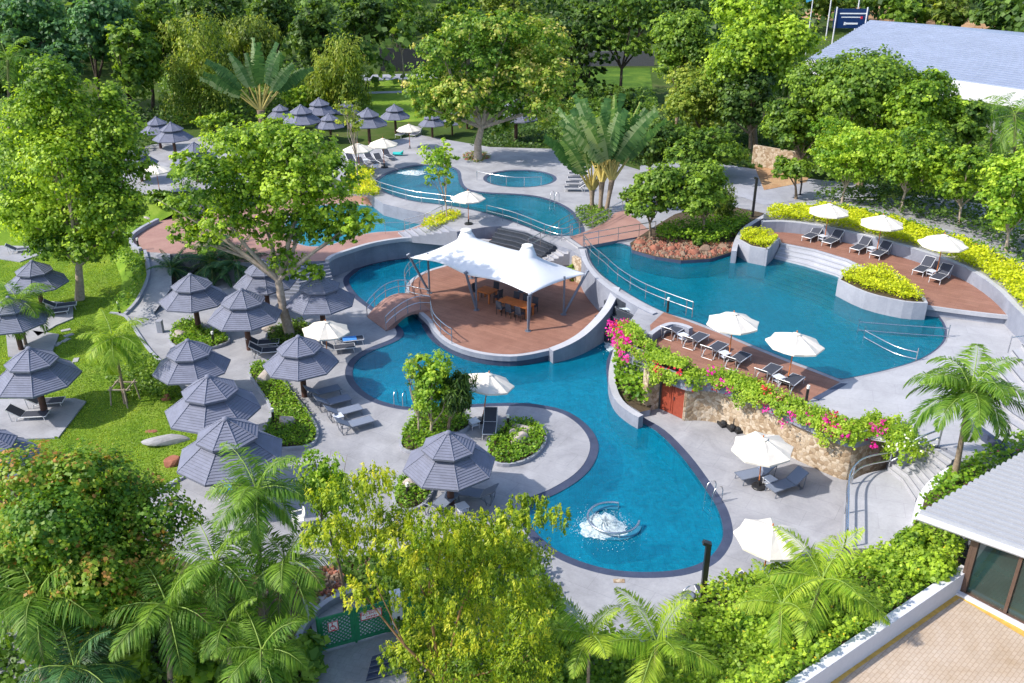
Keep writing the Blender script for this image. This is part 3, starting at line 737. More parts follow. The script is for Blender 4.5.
# seat ledge under the island rim
st(ribbon(MB(), smooth([P(*p, -.1) for p in [(425,325),(436,341),(455,352),(485,360),(510,362),(535,359),(558,350)]], 3, False), -.03, -1.3, .5).build('pool_ledge', M['coping']))
wall('garden_wall', 'curved pale topped wall sweeping up beside the brown island terrace and dark cascade', [(616,287,2.62),(612,298,2.3),(606,309,1.9),(596,321,1.5),(582,334,1.12),(567,343,.9),(551,349.5,.75)], None, -1.3, .5, [M['wall_grey'], M['white_curb']])
wall('pool_rim_wall', 'long pale capped wall curving along the left edge of the big right pool', [(582,249),(585,260),(592,271),(602,281.5),(614,290.5),(627,298.5),(640,306),(655,313)], 2.6, 0, .36, [M['wall_grey'], M['white_curb']], z=2.6)
wall('rubble_wall', 'short honey coloured stone wall at the right end of the canopy terrace', [(573,279),(588,288),(603,301)], 2.35, .5, .3, M['rubble'], z=.6)
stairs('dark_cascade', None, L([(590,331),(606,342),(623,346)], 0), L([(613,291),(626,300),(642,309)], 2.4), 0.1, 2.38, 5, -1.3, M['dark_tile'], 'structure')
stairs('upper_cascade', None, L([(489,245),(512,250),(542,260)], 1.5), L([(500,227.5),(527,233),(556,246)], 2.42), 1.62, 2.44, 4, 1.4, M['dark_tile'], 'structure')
# low curved wall and planting pocket by the service door
wall('low_curved_wall', 'low white curved wall holding a leafy bed beside the lower pool', [(623,338),(616,352),(612,372),(613.5,388),(620,401),(632,411),(641,416)], .62, -1.3, .38, [M['wall_grey'], M['white_curb']], z=.62)
slab('planting_bed', L([(622,342),(616,356),(613,375),(616,390),(624,402),(640,412),(650,410),(655,395),(650,360),(640,345)], .35), [], -.3, [M['soil'], M['wall_grey']])

# honey stone retaining wall, door, planter band
sw = [(684,421),(700,420.5),(719,423.5),(742,433),(766,444),(791,457),(810,466),(830,475),(846,480),(862,476),(880,470),(892,466),(903,459)]
wl = ribbon(MB(), smooth([P(*p, 0) for p in sw], 3, False), 2.05, -.1, .45, side=.22)
ribbon(wl, [P(646,412,0), P(658,408.5,0)], 2.45, -.1, .45, side=.22)
ribbon(wl, [P(658,408.5,0), P(684,421,0), P(700,420.5,0)], 2.45, 2.02, .45, side=.22)
ribbon(wl, [P(682.5,420.5,0), P(700,420.5,0)], 2.1, -.1, .44, side=.22)
tag(wl.build('retaining_wall', M['rubble']), 'honey coloured rubble stone retaining wall under the bougainvillea planter', 'wall')
dr = P(671, 415, 0); da, db = P(658.6, 409, 0), P(683.4, 420.6, 0); dd = (db - da); dang = math.atan2(dd.y, dd.x)
root = empty('service_door', dr, dang, 'rust red double door set in the honey stone wall', 'door')
wd = dd.length
for s in (-1, 1):
    MB().box((s * wd / 4, .12, 1.0), (wd / 2 - .03, .06, 1.98)).box((s * wd / 4, .075, 1.0), (wd / 2 - .25, .03, 1.6)).build('door_leaf', M['rust_door'], root)
MB().box((.06, .06, 1.0), (.04, .05, .2)).build('handle', M['steel'], root)
MB().box((0, .14, 2.0), (wd, .1, .08)).box((-wd / 2 + .02, .13, 1), (.06, .12, 2)).box((wd / 2 - .02, .13, 1), (.06, .12, 2)).build('door_frame', M['bronze_frame'], root)
PB = [(619,329),(624,338),(633,346.5),(645,352),(656,354),(662,357),(668,369),(680,378.5),(700,389),(720,397.5),(741,402.5),(766,413),(790,423),(815,432),(840,441),(865,449),(888,455)]
PBW = [P(*p, 2.7) for p in PB[:5]] + [Vector((7.35, 42.05, 2.7)), Vector((7.9, 41.35, 2.7))] + [w0(px_, py_, 2.7) + Vector((-.1, -.27, 0)) for px_, py_ in [(686,421),(700,421),(719,423.5),(742,433),(766,444),(791,457),(810,466),(830,475),(846,480),(862,476),(880,470)]]
pbp = smooth(PBW, 3, False)
mb = ribbon(MB(), pbp, 2.72, 1.93, .14, side=.07)
ribbon(mb, pbp, 2.64, 2.0, .9, side=.58, mi=1)
tag(mb.build('planter_trough', [M['wall_grey'], M['soil']]), 'long grey concrete planter trough overflowing above the stone wall', 'planter')
wall('wavy_wall', 'low wavy grey wall at the left end of the narrow lounger deck', [(650,334),(660,327),(672,323),(684,325),(691,328)], 3.0, 2.5, .3, [M['wall_grey'], M['white_curb']], z=3.0)

# right terrace, its steps, planters, retaining wall and hedge bed
TER = L([(745,224),(764,228),(790,229.5),(812,231),(843,237.5),(891,249),(922,258),(957,272),(982,286),(1003,301),(1014,315.5),(986,312.8),(955,309),(927,305),(919,294),(895,281),(873,270.6),(848,259),(815,249),(782,242.6),(779,237.5),(764,234)], 3.1)
slab('brown_sun_terrace', TER, [], 1.2, [M['brown'], M['wall_grey']])
st(ribbon(MB(), smooth([P(*p, 3.12) for p in [(1014,316),(986,313.2),(955,309.4),(926,305.4)]], 2, False), 3.13, 2.9, .14).build('kerb', M['white_curb']))
stairs('pool_steps', None, L([(762,285),(790,295),(816,304),(840,316)], 1.3), L([(782,243),(815,249.5),(848,259.5),(874,271.5)], 3.09), 1.3, 3.09, 10, 1.1, M['step_stone'], 'structure')
mb = MB()
BX1 = L([(737,238.5),(745,230),(763,231),(780,238),(768,249.5),(768,249.5),(750,246)], 3.62)
BX2 = L([(838,279.5),(838,279.5),(845,271.5),(860,268.5),(874,268),(892,271),(920,292),(928,303),(928,303),(904,301.5),(866,292.5)], 3.5, 3)
for bx, lab in ((BX1, 'small grey planter box with lime hedge at the far side of the right pool'), (BX2, 'curved grey planter with lime hedge between pool steps and brown terrace')):
    r_ = empty('planter', bx[0], 0, lab, 'planter'); b0 = bx[0].copy()
    bl = [v - b0 for v in bx]; z0_ = 0
    slab('planter_wall', bl, [ccw(inset(bl, .16))], -2.2, [M['white_curb'], M['curb']], None, r_)
    sheet('planter_soil', [Vector((v.x, v.y, -.08)) for v in inset(bl, .15)], M['soil'], None, r_)
wall('retaining_wall', 'grey curved retaining wall behind the loungers of the right brown terrace', [(762,221),(785,221),(812,224),(848,231),(891,241.5),(927,252),(968,267.5),(998,287),(1016,305),(1034,322)], 3.9, 2.4, .36, [M['wall_grey'], M['white_curb']], z=3.9)
wall('curved_kerb_wall', 'pale curved low wall between the rock bed and small planter box', [(800,205),(785,208),(772,212),(757,220),(744,229),(737,240),(734,251)], 3.3, 1.3, .35, [M['wall_grey'], M['white_curb']], z=3.3)
slab('hedge_bed', L([(764,219),(764,212),(772,209),(800,203),(830,197),(870,200),(920,195),(1024,210),(1200,240),(1300,420),(1080,345),(1036,320),(1018,304),(999,285.5),(969,266),(928,250.5),(891,240),(848,229.5),(812,222.5)], 3.82), [], 1, [M['gravel'], M['wall_grey']])
wall('wavy_kerb_wall', 'wavy pale stone kerb snaking behind the lime hedge on the right', [(792,205),(815,204),(835,206),(852,205),(870,210),(886,213),(897,219),(912,219),(925,225),(940,229),(952,231),(962,238),(980,243),(990,251),(1004,255),(1014,262),(1030,271)], 4.2, 3.7, .3, [M['wall_grey'], M['white_curb']], z=4.2)

# rock bed beyond the right pool
slab('rock_bed', L([(632,250),(655,256.5),(681,260.5),(710,258.8),(733,251.5),(738,236),(752,222),(764,213),(735,207),(700,207),(675,214),(655,226),(640,236),(630,243)], 2.66), [], 1.2, [M['soil'], M['coping']])
# stair landing by the lower right wall
LAND = L([(845,500),(845,500),(848,486),(858,477),(872,472),(888,469.5),(888,469.5),(905,478),(925,512),(905,545),(842,548),(842,548)], 1.25, 3)
slab('stair_landing', LAND, [], -.1, [M['deck_pale'], M['deck']])
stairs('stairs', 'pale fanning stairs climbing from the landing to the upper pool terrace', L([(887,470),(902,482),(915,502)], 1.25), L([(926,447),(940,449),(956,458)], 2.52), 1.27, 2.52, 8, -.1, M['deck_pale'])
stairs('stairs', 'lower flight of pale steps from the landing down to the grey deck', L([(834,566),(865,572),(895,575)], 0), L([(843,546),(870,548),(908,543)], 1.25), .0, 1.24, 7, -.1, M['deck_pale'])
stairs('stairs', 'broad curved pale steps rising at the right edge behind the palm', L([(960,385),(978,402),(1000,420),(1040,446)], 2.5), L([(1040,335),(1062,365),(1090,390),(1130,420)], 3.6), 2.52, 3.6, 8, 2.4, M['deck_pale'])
wall('low_dark_wall', 'thin dark curved wall on the pale steps beside the coconut palm', [(966,417,2.95),(985,431,2.95),(1003,444,2.95),(1020,457,2.95)], None, 2.4, .22, M['coping'])
wall('stair_side_wall', 'rough whitewashed wall edging the stairs beside the pink flowered bed', [(918,520,1.9),(921,502,2.1),(930,486,2.35),(945,473,2.6),(958,466,2.7)], None, 0, .35, M['white'])
slab('planting_bed', L([(920,520),(924,500),(932,486),(947,473),(985,452),(1030,438),(1100,430),(1200,500),(1000,540)], 2.3), [], 0, [M['soil'], M['wall_grey']])

# bottom right: planted slope, white parapet, brick terrace
SLOPE = [(640,700,.02),(688,614,.02),(706,600,.02),(735,590,.02),(775,568,.02),(805,565,.1),(842,576,.3),(902,556,.9),(915,520,2.0),(950,522,2.6),(962,568,2.75),(930,590,2.75),(870,633,2.75),(796,684,2.75),(740,725,2.75)]
sheet('planted_slope', L(SLOPE), M['soil'])
pw = [P(966,567,3.05), P(796,682,3.05), P(700,747,3.05)]
tag(ribbon(MB(), pw, 3.05, .0, .34).build('parapet_wall', M['white']), 'straight white parapet wall holding the green slope above the brick terrace', 'wall')
slab('brick_terrace', [P(962,588,2.2), P(1024,624,2.2), P(1200,730,2.2), P(1200,900,2.2), P(700,900,2.2), P(700,790,2.2), P(830,680,2.2)], [], 0, [M['bricks'], M['wall_grey']])
sheet('painted_line', L([(955,592.5),(962,596.5),(851,673),(838,683),(760,740),(745,740),(828,683.5)], 2.206), M['yellow_line'])
sheet('painted_line', L([(962,592),(1024,631),(1090,672),(1090,679),(1024,637),(960,598)], 2.209), M['yellow_line'])
sheet('drain_strip', L([(944,590),(955,592.5),(828,683.5),(745,740),(735,735)], 2.207), M['gravel'])

# ------------------------------------------------------------------ bottom-right building
g0, g1 = P(959, 592, 2.2), P(1024, 626, 2.2); gd = (g1 - g0).normalized(); gl_ = 14.0
root = empty('pavilion_building', g0, math.atan2(gd.y, gd.x), 'white ribbed roof building with dark glass front in the bottom right corner', 'building')
mb = MB()
e0 = P(919, 514, 5.0); e1 = P(1024, 551, 5.0); t0 = P(1011, 460, 5.35)
Mi = Matrix.Rotation(-math.atan2(gd.y, gd.x), 3, 'Z')
tl = lambda v: Mi @ (v - g0)
a0 = tl(e0); a1 = a0 + (tl(e1) - a0) * 5.5; b0 = tl(t0); b1 = b0 + (tl(e1) - a0) * 5.5
b0 = a0 + (b0 - a0) * 1.7; b1 = a1 + (b1 - a1) * 1.7
nr = 27; dirE = (a1 - a0); up_ = Vector((0, 0, 1))
for i in range(nr + 1):          # ribs parallel to the eave, stepping back
    f = i / nr; p = a0.lerp(b0, f); q = a1.lerp(b1, f)
    d = (b0 - a0) / nr
    mb.add([p, q, q + d * .7, p + d * .7, p + up_ * .13 + d * .1, q + up_ * .13 + d * .1, q + d * .42 + up_ * .13, p + d * .42 + up_ * .13],
           [(0, 1, 5, 4), (4, 5, 6, 7), (7, 6, 2, 3), (0, 4, 7, 3), (1, 2, 6, 5)], 0)
mb.add([a0, a1, b1, b0], [(0, 1, 2, 3)], 0); dn = Vector((0, 0, -.28))
mb.add([a0 + dn, a1 + dn, b1 + dn, b0 + dn], [(3, 2, 1, 0)], 0)
rf = mb.build('roof', M['ribbed_roof'], root)
mb = MB().tube([a0 + Vector((-.02, -.05, -.1)), a1 + Vector((0, -.05, -.1))], .13, 6); mb.add([a0, a0 + dn, b0 + dn, b0], [(0, 1, 2, 3)]); mb.add([a0, a1, a1 + dn, a0 + dn], [(0, 1, 2, 3)])
mb.build('gutter', M['white'], rf)
MB().box((gl_ / 2, .1, 1.35), (gl_, .03, 2.6)).build('glass_front', M['dark_glass'], root)
for i in range(9):
    MB().box((.0 + i * 1.55, .06, 1.35), (.11, .14, 2.7)).build('mullion', M['bronze_frame'], root)
MB().box((gl_ / 2, .05, .06), (gl_, .16, .12)).box((gl_ / 2, .05, 2.72), (gl_, .16, .14)).build('rail_frame', M['bronze_frame'], root)
MB().box((gl_ / 2, -.12, .04), (gl_, .22, .1)).build('sill', M['white'], root)
MB().box((.1, 3.0, 1.35), (.2, 6.0, 2.9)).box((gl_ / 2, 6, 1.35), (gl_, .2, 2.9)).box((gl_ / 2, 3, .02), (gl_, 6, .05)).build('wall', M['bronze_frame'], root)
for k in range(3):
    r_ = None
# ------------------------------------------------------------------ big roof upper right
E0, E1 = P(808, 59, 8), P(1024, 90, 8); Rg0, Rg1 = P(871, 20, 10.5), P(1024, 35.6, 10.5)
ev = E1 - E0; rv = Rg1 - Rg0; E2 = E0 + ev * 1.9; Rg2 = Rg0 + rv * 2.3
root = empty('hall_building', Vector((E0.x, E0.y, 2.4)), 0, 'long hall with pale blue grey metal roof and white fascia at upper right', 'building')
b0_ = root.location.copy(); q = [v - b0_ for v in (E0, E2, Rg2, Rg0)]
mb = MB(); nc = 26
for i in range(nc):
    f, f2 = i / nc, (i + 1) / nc
    a, b, c, d = q[0].lerp(q[3], f), q[1].lerp(q[2], f), q[1].lerp(q[2], f2), q[0].lerp(q[3], f2)
    u = Vector((0, 0, .14)); mb.add([a + u, b + u, c, d, a, b], [(0, 1, 2, 3), (4, 5, 1, 0)], 0)
back = [q[3], q[2], q[2] + Vector((25, 30, -3.5)), q[3] + Vector((22, 26, -3.5))]
mb.add(back, [(0, 1, 2, 3)]); mb.add([q[0], q[3], back[3]], [(0, 1, 2)])
mb.build('roof', M['hall_roof'] if 'hall_roof' in M else M['roof_blue'], root)
mb = MB(); n_ = Vector((-.35, -.3, 0)); dz = Vector((0, 0, -1.7))
mb.add([q[0] + n_, q[1] + n_, q[1] + n_ + dz, q[0] + n_ + dz], [(0, 3, 2, 1)]); mb.add([q[0] + n_, q[1] + n_, q[1], q[0]], [(0, 1, 2, 3)])
mb.build('fascia', M['white'], root)
mb = MB(); dz2 = Vector((1.2, 1.0, -5.6)); dz1 = Vector((1.2, 1.0, -1.7)); mb.add([q[0] + dz1, q[1] + dz1, q[1] + dz2, q[0] + dz2], [(0, 3, 2, 1)]); mb.add([q[0]+dz1, q[1]+dz1, q[1]+n_+dz, q[0]+n_+dz], [(0,1,2,3)])
mb.build('wall', M['gravel'], root)

# dark garden wall far behind, pale far roofs
def far_wall(name, label, p0, p1, h, m, zg=2.4, th=.4, cat='wall'):
    return tag(ribbon(MB(), [P(*p0, zg), P(*p1, zg)], zg + h, zg - .2, th).build(name, M[m]), label, cat)
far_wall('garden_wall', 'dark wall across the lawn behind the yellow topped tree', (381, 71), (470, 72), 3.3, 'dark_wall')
far_wall('garden_wall', 'grey wall beneath the spreading dark tree at top centre', (560, 66), (654, 66), 2.2, 'far_grey_wall')
far_wall('retaining_wall', 'tan stone retaining wall under trees beside the grey path', (752, 166), (806, 176), 2.0, 'rubble')
# lawns in the back
sheet('lawn', L([(362,123),(440,121),(430,95),(425,77),(372,78),(365,100)], 2.43), M['lawn'])
sheet('lawn', L([(405,66),(440,66),(470,58),(440,48),(400,50)], 2.42), M['lawn'])
sheet('lawn', L([(545,108),(600,112),(655,108),(650,68),(560,68)], 2.43), M['far_lawn'])
sheet('path', L([(360,92),(426,90),(426,92),(360,94)], 2.44), M['curb'])
sheet('path', L([(360,75),(440,73),(440,78),(360,81)], 2.44), M['curb'])
sheet('road', L([(640,178),(668,186),(700,182),(764,205),(800,200),(880,196),(880,185),(800,178),(760,170),(700,160),(640,165)], 2.52), M['curb'])
sheet('bare_earth', L([(764,190),(806,182),(812,172),(790,158),(752,160)], 2.54), M['earth'])
sheet('path', L([(120,196),(250,186),(240,150),(205,136),(120,150)], 2.43), M['deck'])
sheet('lawn', L([(166,178),(205,176),(196,166),(170,166)], 2.46), M['lawn'])
sheet('sand', L([(800,18),(880,24),(980,30),(1024,20),(1024,14),(880,6),(800,10)], 2.45), M['earth'])
stairs('stairs', 'grey steps between the brown terrace and the far left gazebos', L([(164,201),(200,197)], 1.6), L([(168,184),(200,181)], 2.46), 1.6, 2.46, 6, 1.5, M['deck_pale'])
stairs('stairs', 'grey garden steps behind the big tree trunk up to the brown terrace', L([(262,296),(300,300),(336,292)], 0), L([(262,266),(298,267),(328,262)], 1.55), 0, 1.545, 9, -.05, M['wall_grey'])
stairs('stairs', 'pale steps rising to the lone parasol between the two far pools', L([(404,238.5),(398,233)], 1.56), L([(457,231.5),(443,222.5)], 2.5), 1.56, 2.5, 7, 1.3, M['curb'])
stairs('stairs', 'pale steps leading from the wooden bridge down behind the white canopy', L([(549,263),(528,251)], 1.55), L([(583,247),(569,237.5)], 2.62), 1.55, 2.62, 7, 1.3, M['deck_pale'])

# bridges
def bridge(label, left, right, z0, zs, th, m, arch=0.0, n=12, name='footbridge'):
    """left/right: the two edges as px lists at z; zs: height profile"""
    A = smooth([P(*p, z0) for p in left], 4, False); B = smooth([P(*p, z0) for p in right], 4, False)
    k = 24
    f = lambda pl, t: pl[min(int(t * (len(pl) - 1)), len(pl) - 2)].lerp(pl[min(int(t * (len(pl) - 1)) + 1, len(pl) - 1)], t * (len(pl) - 1) - min(int(t * (len(pl) - 1)), len(pl) - 2))
    base = A[0].copy(); root = empty(name, base, 0, label, 'bridge'); mb = MB(); vs = []
    for i in range(k + 1):
        t = i / k; z = zs(t); a, b = f(A, t) - base, f(B, t) - base; zz = z - base.z
        und = zz - th if not arch else zz - th - arch * (abs(2 * t - 1) ** 2.2)
        vs += [(a.x, a.y, zz), (b.x, b.y, zz), (b.x, b.y, und), (a.x, a.y, und)]
    top = []; 
    for i in range(k):
        a, b = i * 4, (i + 1) * 4
        top.append((a, b, b + 1, a + 1)) ; 
    b_ = len(mb.v); mb.add(vs, [], 0)
    for fc in top: mb.f.append([b_ + i for i in fc]); mb.m.append(0); mb.sm.append(False)
    for i in range(k):
        a, b = b_ + i * 4, b_ + (i + 1) * 4
        for fc in ((a + 1, b + 1, b + 2, a + 2), (a, a + 3, b + 3, b), (a + 2, b + 2, b + 3, a + 3)): mb.f.append(list(fc)); mb.m.append(1); mb.sm.append(False)
    mb.f.append([b_, b_ + 1, b_ + 2, b_ + 3]); mb.m.append(1); mb.sm.append(False)
    mb.build('bridge_deck', m, root)
    for e, E in (('rail', A), ('rail', B)):
        for hh in (.5, .95):
            MB().tube([Vector((p.x, p.y, zs(i / (len(E) - 1)) + hh)) - base for i, p in enumerate(E)], .03, 6).build('rail', M['steel'], root)
        for j in range(5):
            t = j / 4 if len(E) else 0; p = f(E, t); z = zs(t)
            MB().tube([Vector((p.x, p.y, z)) - base, Vector((p.x, p.y, z + .95)) - base], .028, 6).build('post', M['steel'], root)
    return root
bridge('flat brown wooden footbridge over the neck of the right pool', [(583,247),(618,240.5),(655,234)], [(570,237),(592,229),(622,213)], 2.62, lambda t: 2.64, .3, [M['brown_path'], M['grey_metal']])
bridge('small arched terracotta footbridge from the grey deck to the canopy terrace', [(386,327),(408,319),(431,315)], [(367,313),(386,303),(410,298)], .3, lambda t: .05 + .75 * math.sin(min(1, t * 1.25) * math.pi / 2) - (.15 * max(0, t - .75) * 4), .18, [M['brown_path'], M['brown_path']], arch=.7)

# ------------------------------------------------------------------ tensile canopy (force density net)
def canopy():
    A, B_, Cc, D = Vector((-6.9, 56.6, 3.35)), Vector((-2.95, 53.7, 3.2)), Vector((1.12, 50.7, 2.95)), Vector((4.85, 54.2, 3.1))
    E = Vector((A.x + D.x - Cc.x, A.y + D.y - Cc.y, 3.2)); F = Vector(((D.x + E.x) / 2, (D.y + E.y) / 2, 3.2))
    nu, nv = 49, 25
    X = np.zeros((nu, nv, 3))
    for i in range(nu):
        for j in range(nv):
            u, v = i / (nu - 1), j / (nv - 1)
            X[i, j] = np.array(A.lerp(Cc, u).lerp(E.lerp(D, u), v))
    fixed = {(0, 0): A, (24, 0): B_, (48, 0): Cc, (48, 24): D, (24, 24): F, (0, 24): E}
    for ci, pk in ((12, 5.05), (36, 5.0)):
        c = X[ci, 12].copy()
        for di in (-1, 0, 1):
            for dj in (-1, 0, 1):
                if abs(di) + abs(dj) <= 1 or True:
                    o = X[ci + di, 12 + dj] - c; nn_ = np.linalg.norm(o[:2]); o = o / nn_ * .34 if nn_ > 0 else o
                    fixed[(ci + di, 12 + dj)] = Vector((c[0] + o[0], c[1] + o[1], pk))
    idx = lambda i, j: i * nv + j; n = nu * nv
    Lm = np.zeros((n, n)); 
    for i in range(nu):
        for j in range(nv):
            for a, b in ((i + 1, j), (i, j + 1)):
                if a < nu and b < nv:
                    w = 1.0
                    if (j in (0, nv - 1) and a == i + 1): w = 90.0
                    if (i in (0, nu - 1) and b == j + 1): w = 70.0
                    p, q_ = idx(i, j), idx(a, b); Lm[p, p] += w; Lm[q_, q_] += w; Lm[p, q_] -= w; Lm[q_, p] -= w
    fx = np.array([idx(*k) for k in fixed]); fv = np.array([list(v) for v in fixed.values()])
    fr = np.setdiff1d(np.arange(n), fx)
    sol = np.zeros((n, 3)); sol[fx] = fv; sol[fr] = np.linalg.solve(Lm[np.ix_(fr, fr)], -Lm[np.ix_(fr, fx)] @ fv)
    base = Vector((-1, 55.4, .606)); root = empty('canopy_pavilion', base, 0, 'white twin peaked tensile canopy over the brown island terrace', 'canopy')
    for i in range(nu):
        for j in range(nv):
            u, v = i / (nu - 1), j / (nv - 1); ze = 3.12 + .1 * math.cos(u * 3.14) 
            a_ = 1 - abs(2 * v - 1) ** 1.6; b_ = 1 - abs(2 * u - 1) ** 2.6
            x_, y_ = sol[i, ] if False else 0, 0
            k_ = idx(i, j); dpk = min(np.linalg.norm(sol[k_, :2] - X[c_, 12, :2]) for c_ in (12, 36))
            edge = .16 * (math.sin(4 * math.pi * u - math.pi / 2) * .5 + .5) * (abs(2 * v - 1) ** 4)
            z_ = ze + edge + 1.22 * a_ * b_ + .58 * math.exp(-max(0, dpk - .2) / .6)
            if dpk < .36: z_ = 4.98
            sol[k_, 2] = z_ 
    sol -= np.array(base); mb = MB()
    mb.add([tuple(v) for v in sol], [(idx(i, j), idx(i + 1, j), idx(i + 1, j + 1), idx(i, j + 1)) for i in range(nu - 1) for j in range(nv - 1)], 0, True)
    mem = mb.build('membrane', M['membrane'], root)
    md = mem.modifiers.new('thickness', 'SOLIDIFY'); md.thickness = .02
    for ci, pk in ((12, 5.05), (36, 5.0)):
        c = X[ci, 12] - np.array(base)
        MB().lathe([(.0, .0), (.33, .0), (.36, .03), (.36, .10), (.31, .13), (0, .13)], 20, 0, True, c=(c[0], c[1], pk - base.z - .08)).build('peak_cap', M['white_plastic'], root)
        MB().tube([Vector((c[0], c[1], pk - base.z - .05)), Vector((c[0], c[1], pk - base.z - 1.4))], .07).build('flying_mast', M['grey_metal'], root)
    feet = [(A, P(429.5, 293, .606)), (B_, P(476.5, 310, .606)), (Cc, P(528, 331, .606)), (D, P(563.5, 314.5, .606)), (E, None), (F, None)]
    cen = Vector((-1, 55.4, 0))
    for tp, ft in feet:
        if ft is None: ft = tp.lerp(Vector((cen.x, cen.y, tp.z)), .14)
        ft = Vector((ft.x, ft.y, .606)); t = tp - base; f_ = ft - base
        MB().tube([f_, t + Vector((0, 0, .05))], .085, 10).tube([t + Vector((-.1, 0, .0)), t + Vector((.1, 0, .12))], .09, 8).build('slanted_post', M['grey_metal'], root)
        vt = Vector((f_.x, f_.y, t.z - .12 + (.25 if tp is not Cc else .1)))
        MB().tube([f_, vt], .07, 10).lathe([(.0, .03), (.2, .03), (.2, 0)], 12, c=tuple(f_)).build('upright_post', M['grey_metal'], root)
canopy()

# ------------------------------------------------------------------ gazebos
def make_gazebo():
    root = empty('gazebo', (0, 0, 0)); rot = R(22.5)
    def courses(r0, z0, r1, z1, n, step):
        pr = []
        for i in range(n):
            f, f2 = i / n, (i + 1) / n
            pr += [(lerp(r0, r1, f) + .012, lerp(z0, z1, f) + step), (lerp(r0, r1, f2) + .012, lerp(z0, z1, f2))]
        return pr
    def roof(r0, z0, r1, z1, n, nm, step=.022):
        mb = MB(); pr = courses(r0, z0, r1, z1, n, step)
        mb.lathe([(r0 - .06, z0 - .08), (r0 + .015, z0 - .07)] + pr, 8, 0, False, rot)
        cnt = 8
        for k in range(len(mb.f)):
            ring = k // 8
            if ring % 2 == 1 or ring == 0: mb.m[k] = 1
        for k in range(8):
            a = rot + 2 * math.pi * k / 8
            mb.tube([(math.cos(a) * (r0 + .02), math.sin(a) * (r0 + .02), z0 + .0), (math.cos(a) * r1, math.sin(a) * r1, z1 + .03)], .026, 5, 0)
        return mb.build(nm, [M['roof_blue'], M['roof_blue_dark']], root)
    lr = roof(2.05, 2.08, .80, 2.96, 12, 'lower_roof')
    MB().lathe([(2.0, 2.05), (.8, 2.84)], 8, 0, False, rot).build('soffit', M['post_brown'], lr)
    for k in range(8):
        a = rot + 2 * math.pi * k / 8; MB().tube([(0.1 * math.cos(a), .1 * math.sin(a), 1.7), (math.cos(a) * 1.4, math.sin(a) * 1.4, 2.38)], .03, 4).build('strut', M['post_brown'], root)
    MB().lathe([(.72, 2.8), (.72, 3.16)], 8, 0, False, rot).build('vent_collar', M['dark_metal'], root)
    roof(1.2, 3.02, .10, 3.66, 9, 'upper_roof', .022)
    MB().lathe([(.14, 3.62), (.16, 3.70), (.1, 3.78), (.0, 3.8)], 10, 0, True).build('finial', M['roof_blue'], root)
    MB().tube([(0, 0, -.05), (0, 0, 3.2)], [.17, .14], 12).build('post', M['post_brown'], root)
    return root
GZ = make_gazebo(); used = [False]
def put(proto, flag, px, z, rz, label, cat, group, scale=1.0):
    o = proto if not flag[0] else copy_tree(proto); flag[0] = True
    o.location = P(px[0], px[1], z) if not isinstance(px, Vector) else px; o.rotation_euler[2] = rz; o.scale = (scale,) * 3
    return tag(o, label, cat, group)
def foot(px, py, zg, h):
    """ground point under something whose centre at height h shows at px,py"""
    v = P(px, py, zg + h); v.z = zg; return v
gz = [ # centre of the lower rim in the plan, ground, scale, label
 (194,299,0,1.02,'two tiered blue grey gazebo beside the bend of the grey path'),
 (245,316,0,1.06,'blue grey gazebo just left of the big tree trunk, above the pebble bed'),
 (265,283,0,.98,'rearmost gazebo of the left cluster, tucked behind the tree trunk'),
 (321,301,0,1.05,'shaded gazebo under the big tree in front of the garden steps'),
 (192,367,0,.98,'gazebo at the edge of the lawn beside the leaning young palm'),
 (301,363,0,.98,'gazebo over the row of four loungers by the lower pool'),
 (213,409,0,1.10,'gazebo overlooking the grey driftwood boulder on the lawn'),
 (231,455,0,1.14,'gazebo half hidden by the tall palm above the white chair'),
 (449.5,464,0,1.0,'nearest gazebo, standing alone between the two shrub beds by the pool'),
 (37,283,0,.95,'gazebo on the left lawn in front of the big forked tree'),
 (14,321,0,.95,'gazebo behind the small coconut palm at the left edge'),
 (36,378,0,1.06,'gazebo on its own square stone pad with two black loungers'),
 (-8,462,0,1.0,'gazebo cut by the left edge above the reddish bush'),
 (173,138,2.4,.92,'distant gazebo framed by the two crowns at upper left'),
 (158,131,2.4,.85,'far gazebo peeking behind the one at upper left'),
 (196,160,2.4,.95,'distant gazebo mostly covered by the big central tree crown'),
 (139,163,2.4,.8,'distant roof behind the right edge of the big left tree'),
 (302,121,2.4,1.0,'large shaded gazebo of the far group right of the fan palm'),
 (320,112,2.4,.92,'rearmost peaked gazebo of the far shaded group'),
 (281,116,2.4,.75,'leftmost gazebo of the far shaded group against the fan palm'),
 (330,126,2.4,.78,'front right gazebo of the far shaded group'),
 (347,112,2.4,.72,'small far gazebo behind the spindly tree'),
 (368.5,124,2.4,.98,'far gazebo above the two cream parasols'),
 (395,117,2.4,.82,'far gazebo on the bright lawn behind the single cream parasol'),
 (432,124,2.4,.72,'far gazebo left of the yellow topped tree trunk'),
 (452,123,2.4,.62,'far gazebo seen through the yellow topped tree branches'),
 (467,115,2.4,.72,'far gazebo right behind the yellow topped tree trunk'),
 (516,118,2.4,1.15,'dark shaded gazebo right of the yellow topped tree'),
]
rr_ = random.Random(3)
for i, (x, y, zg, s, lb) in enumerate(gz):
    put(GZ, used, foot(x, y, zg, 2.1 * s), 0, rr_.uniform(-.3, .3), lb, 'gazebo', 'two tiered blue grey gazebos', s)

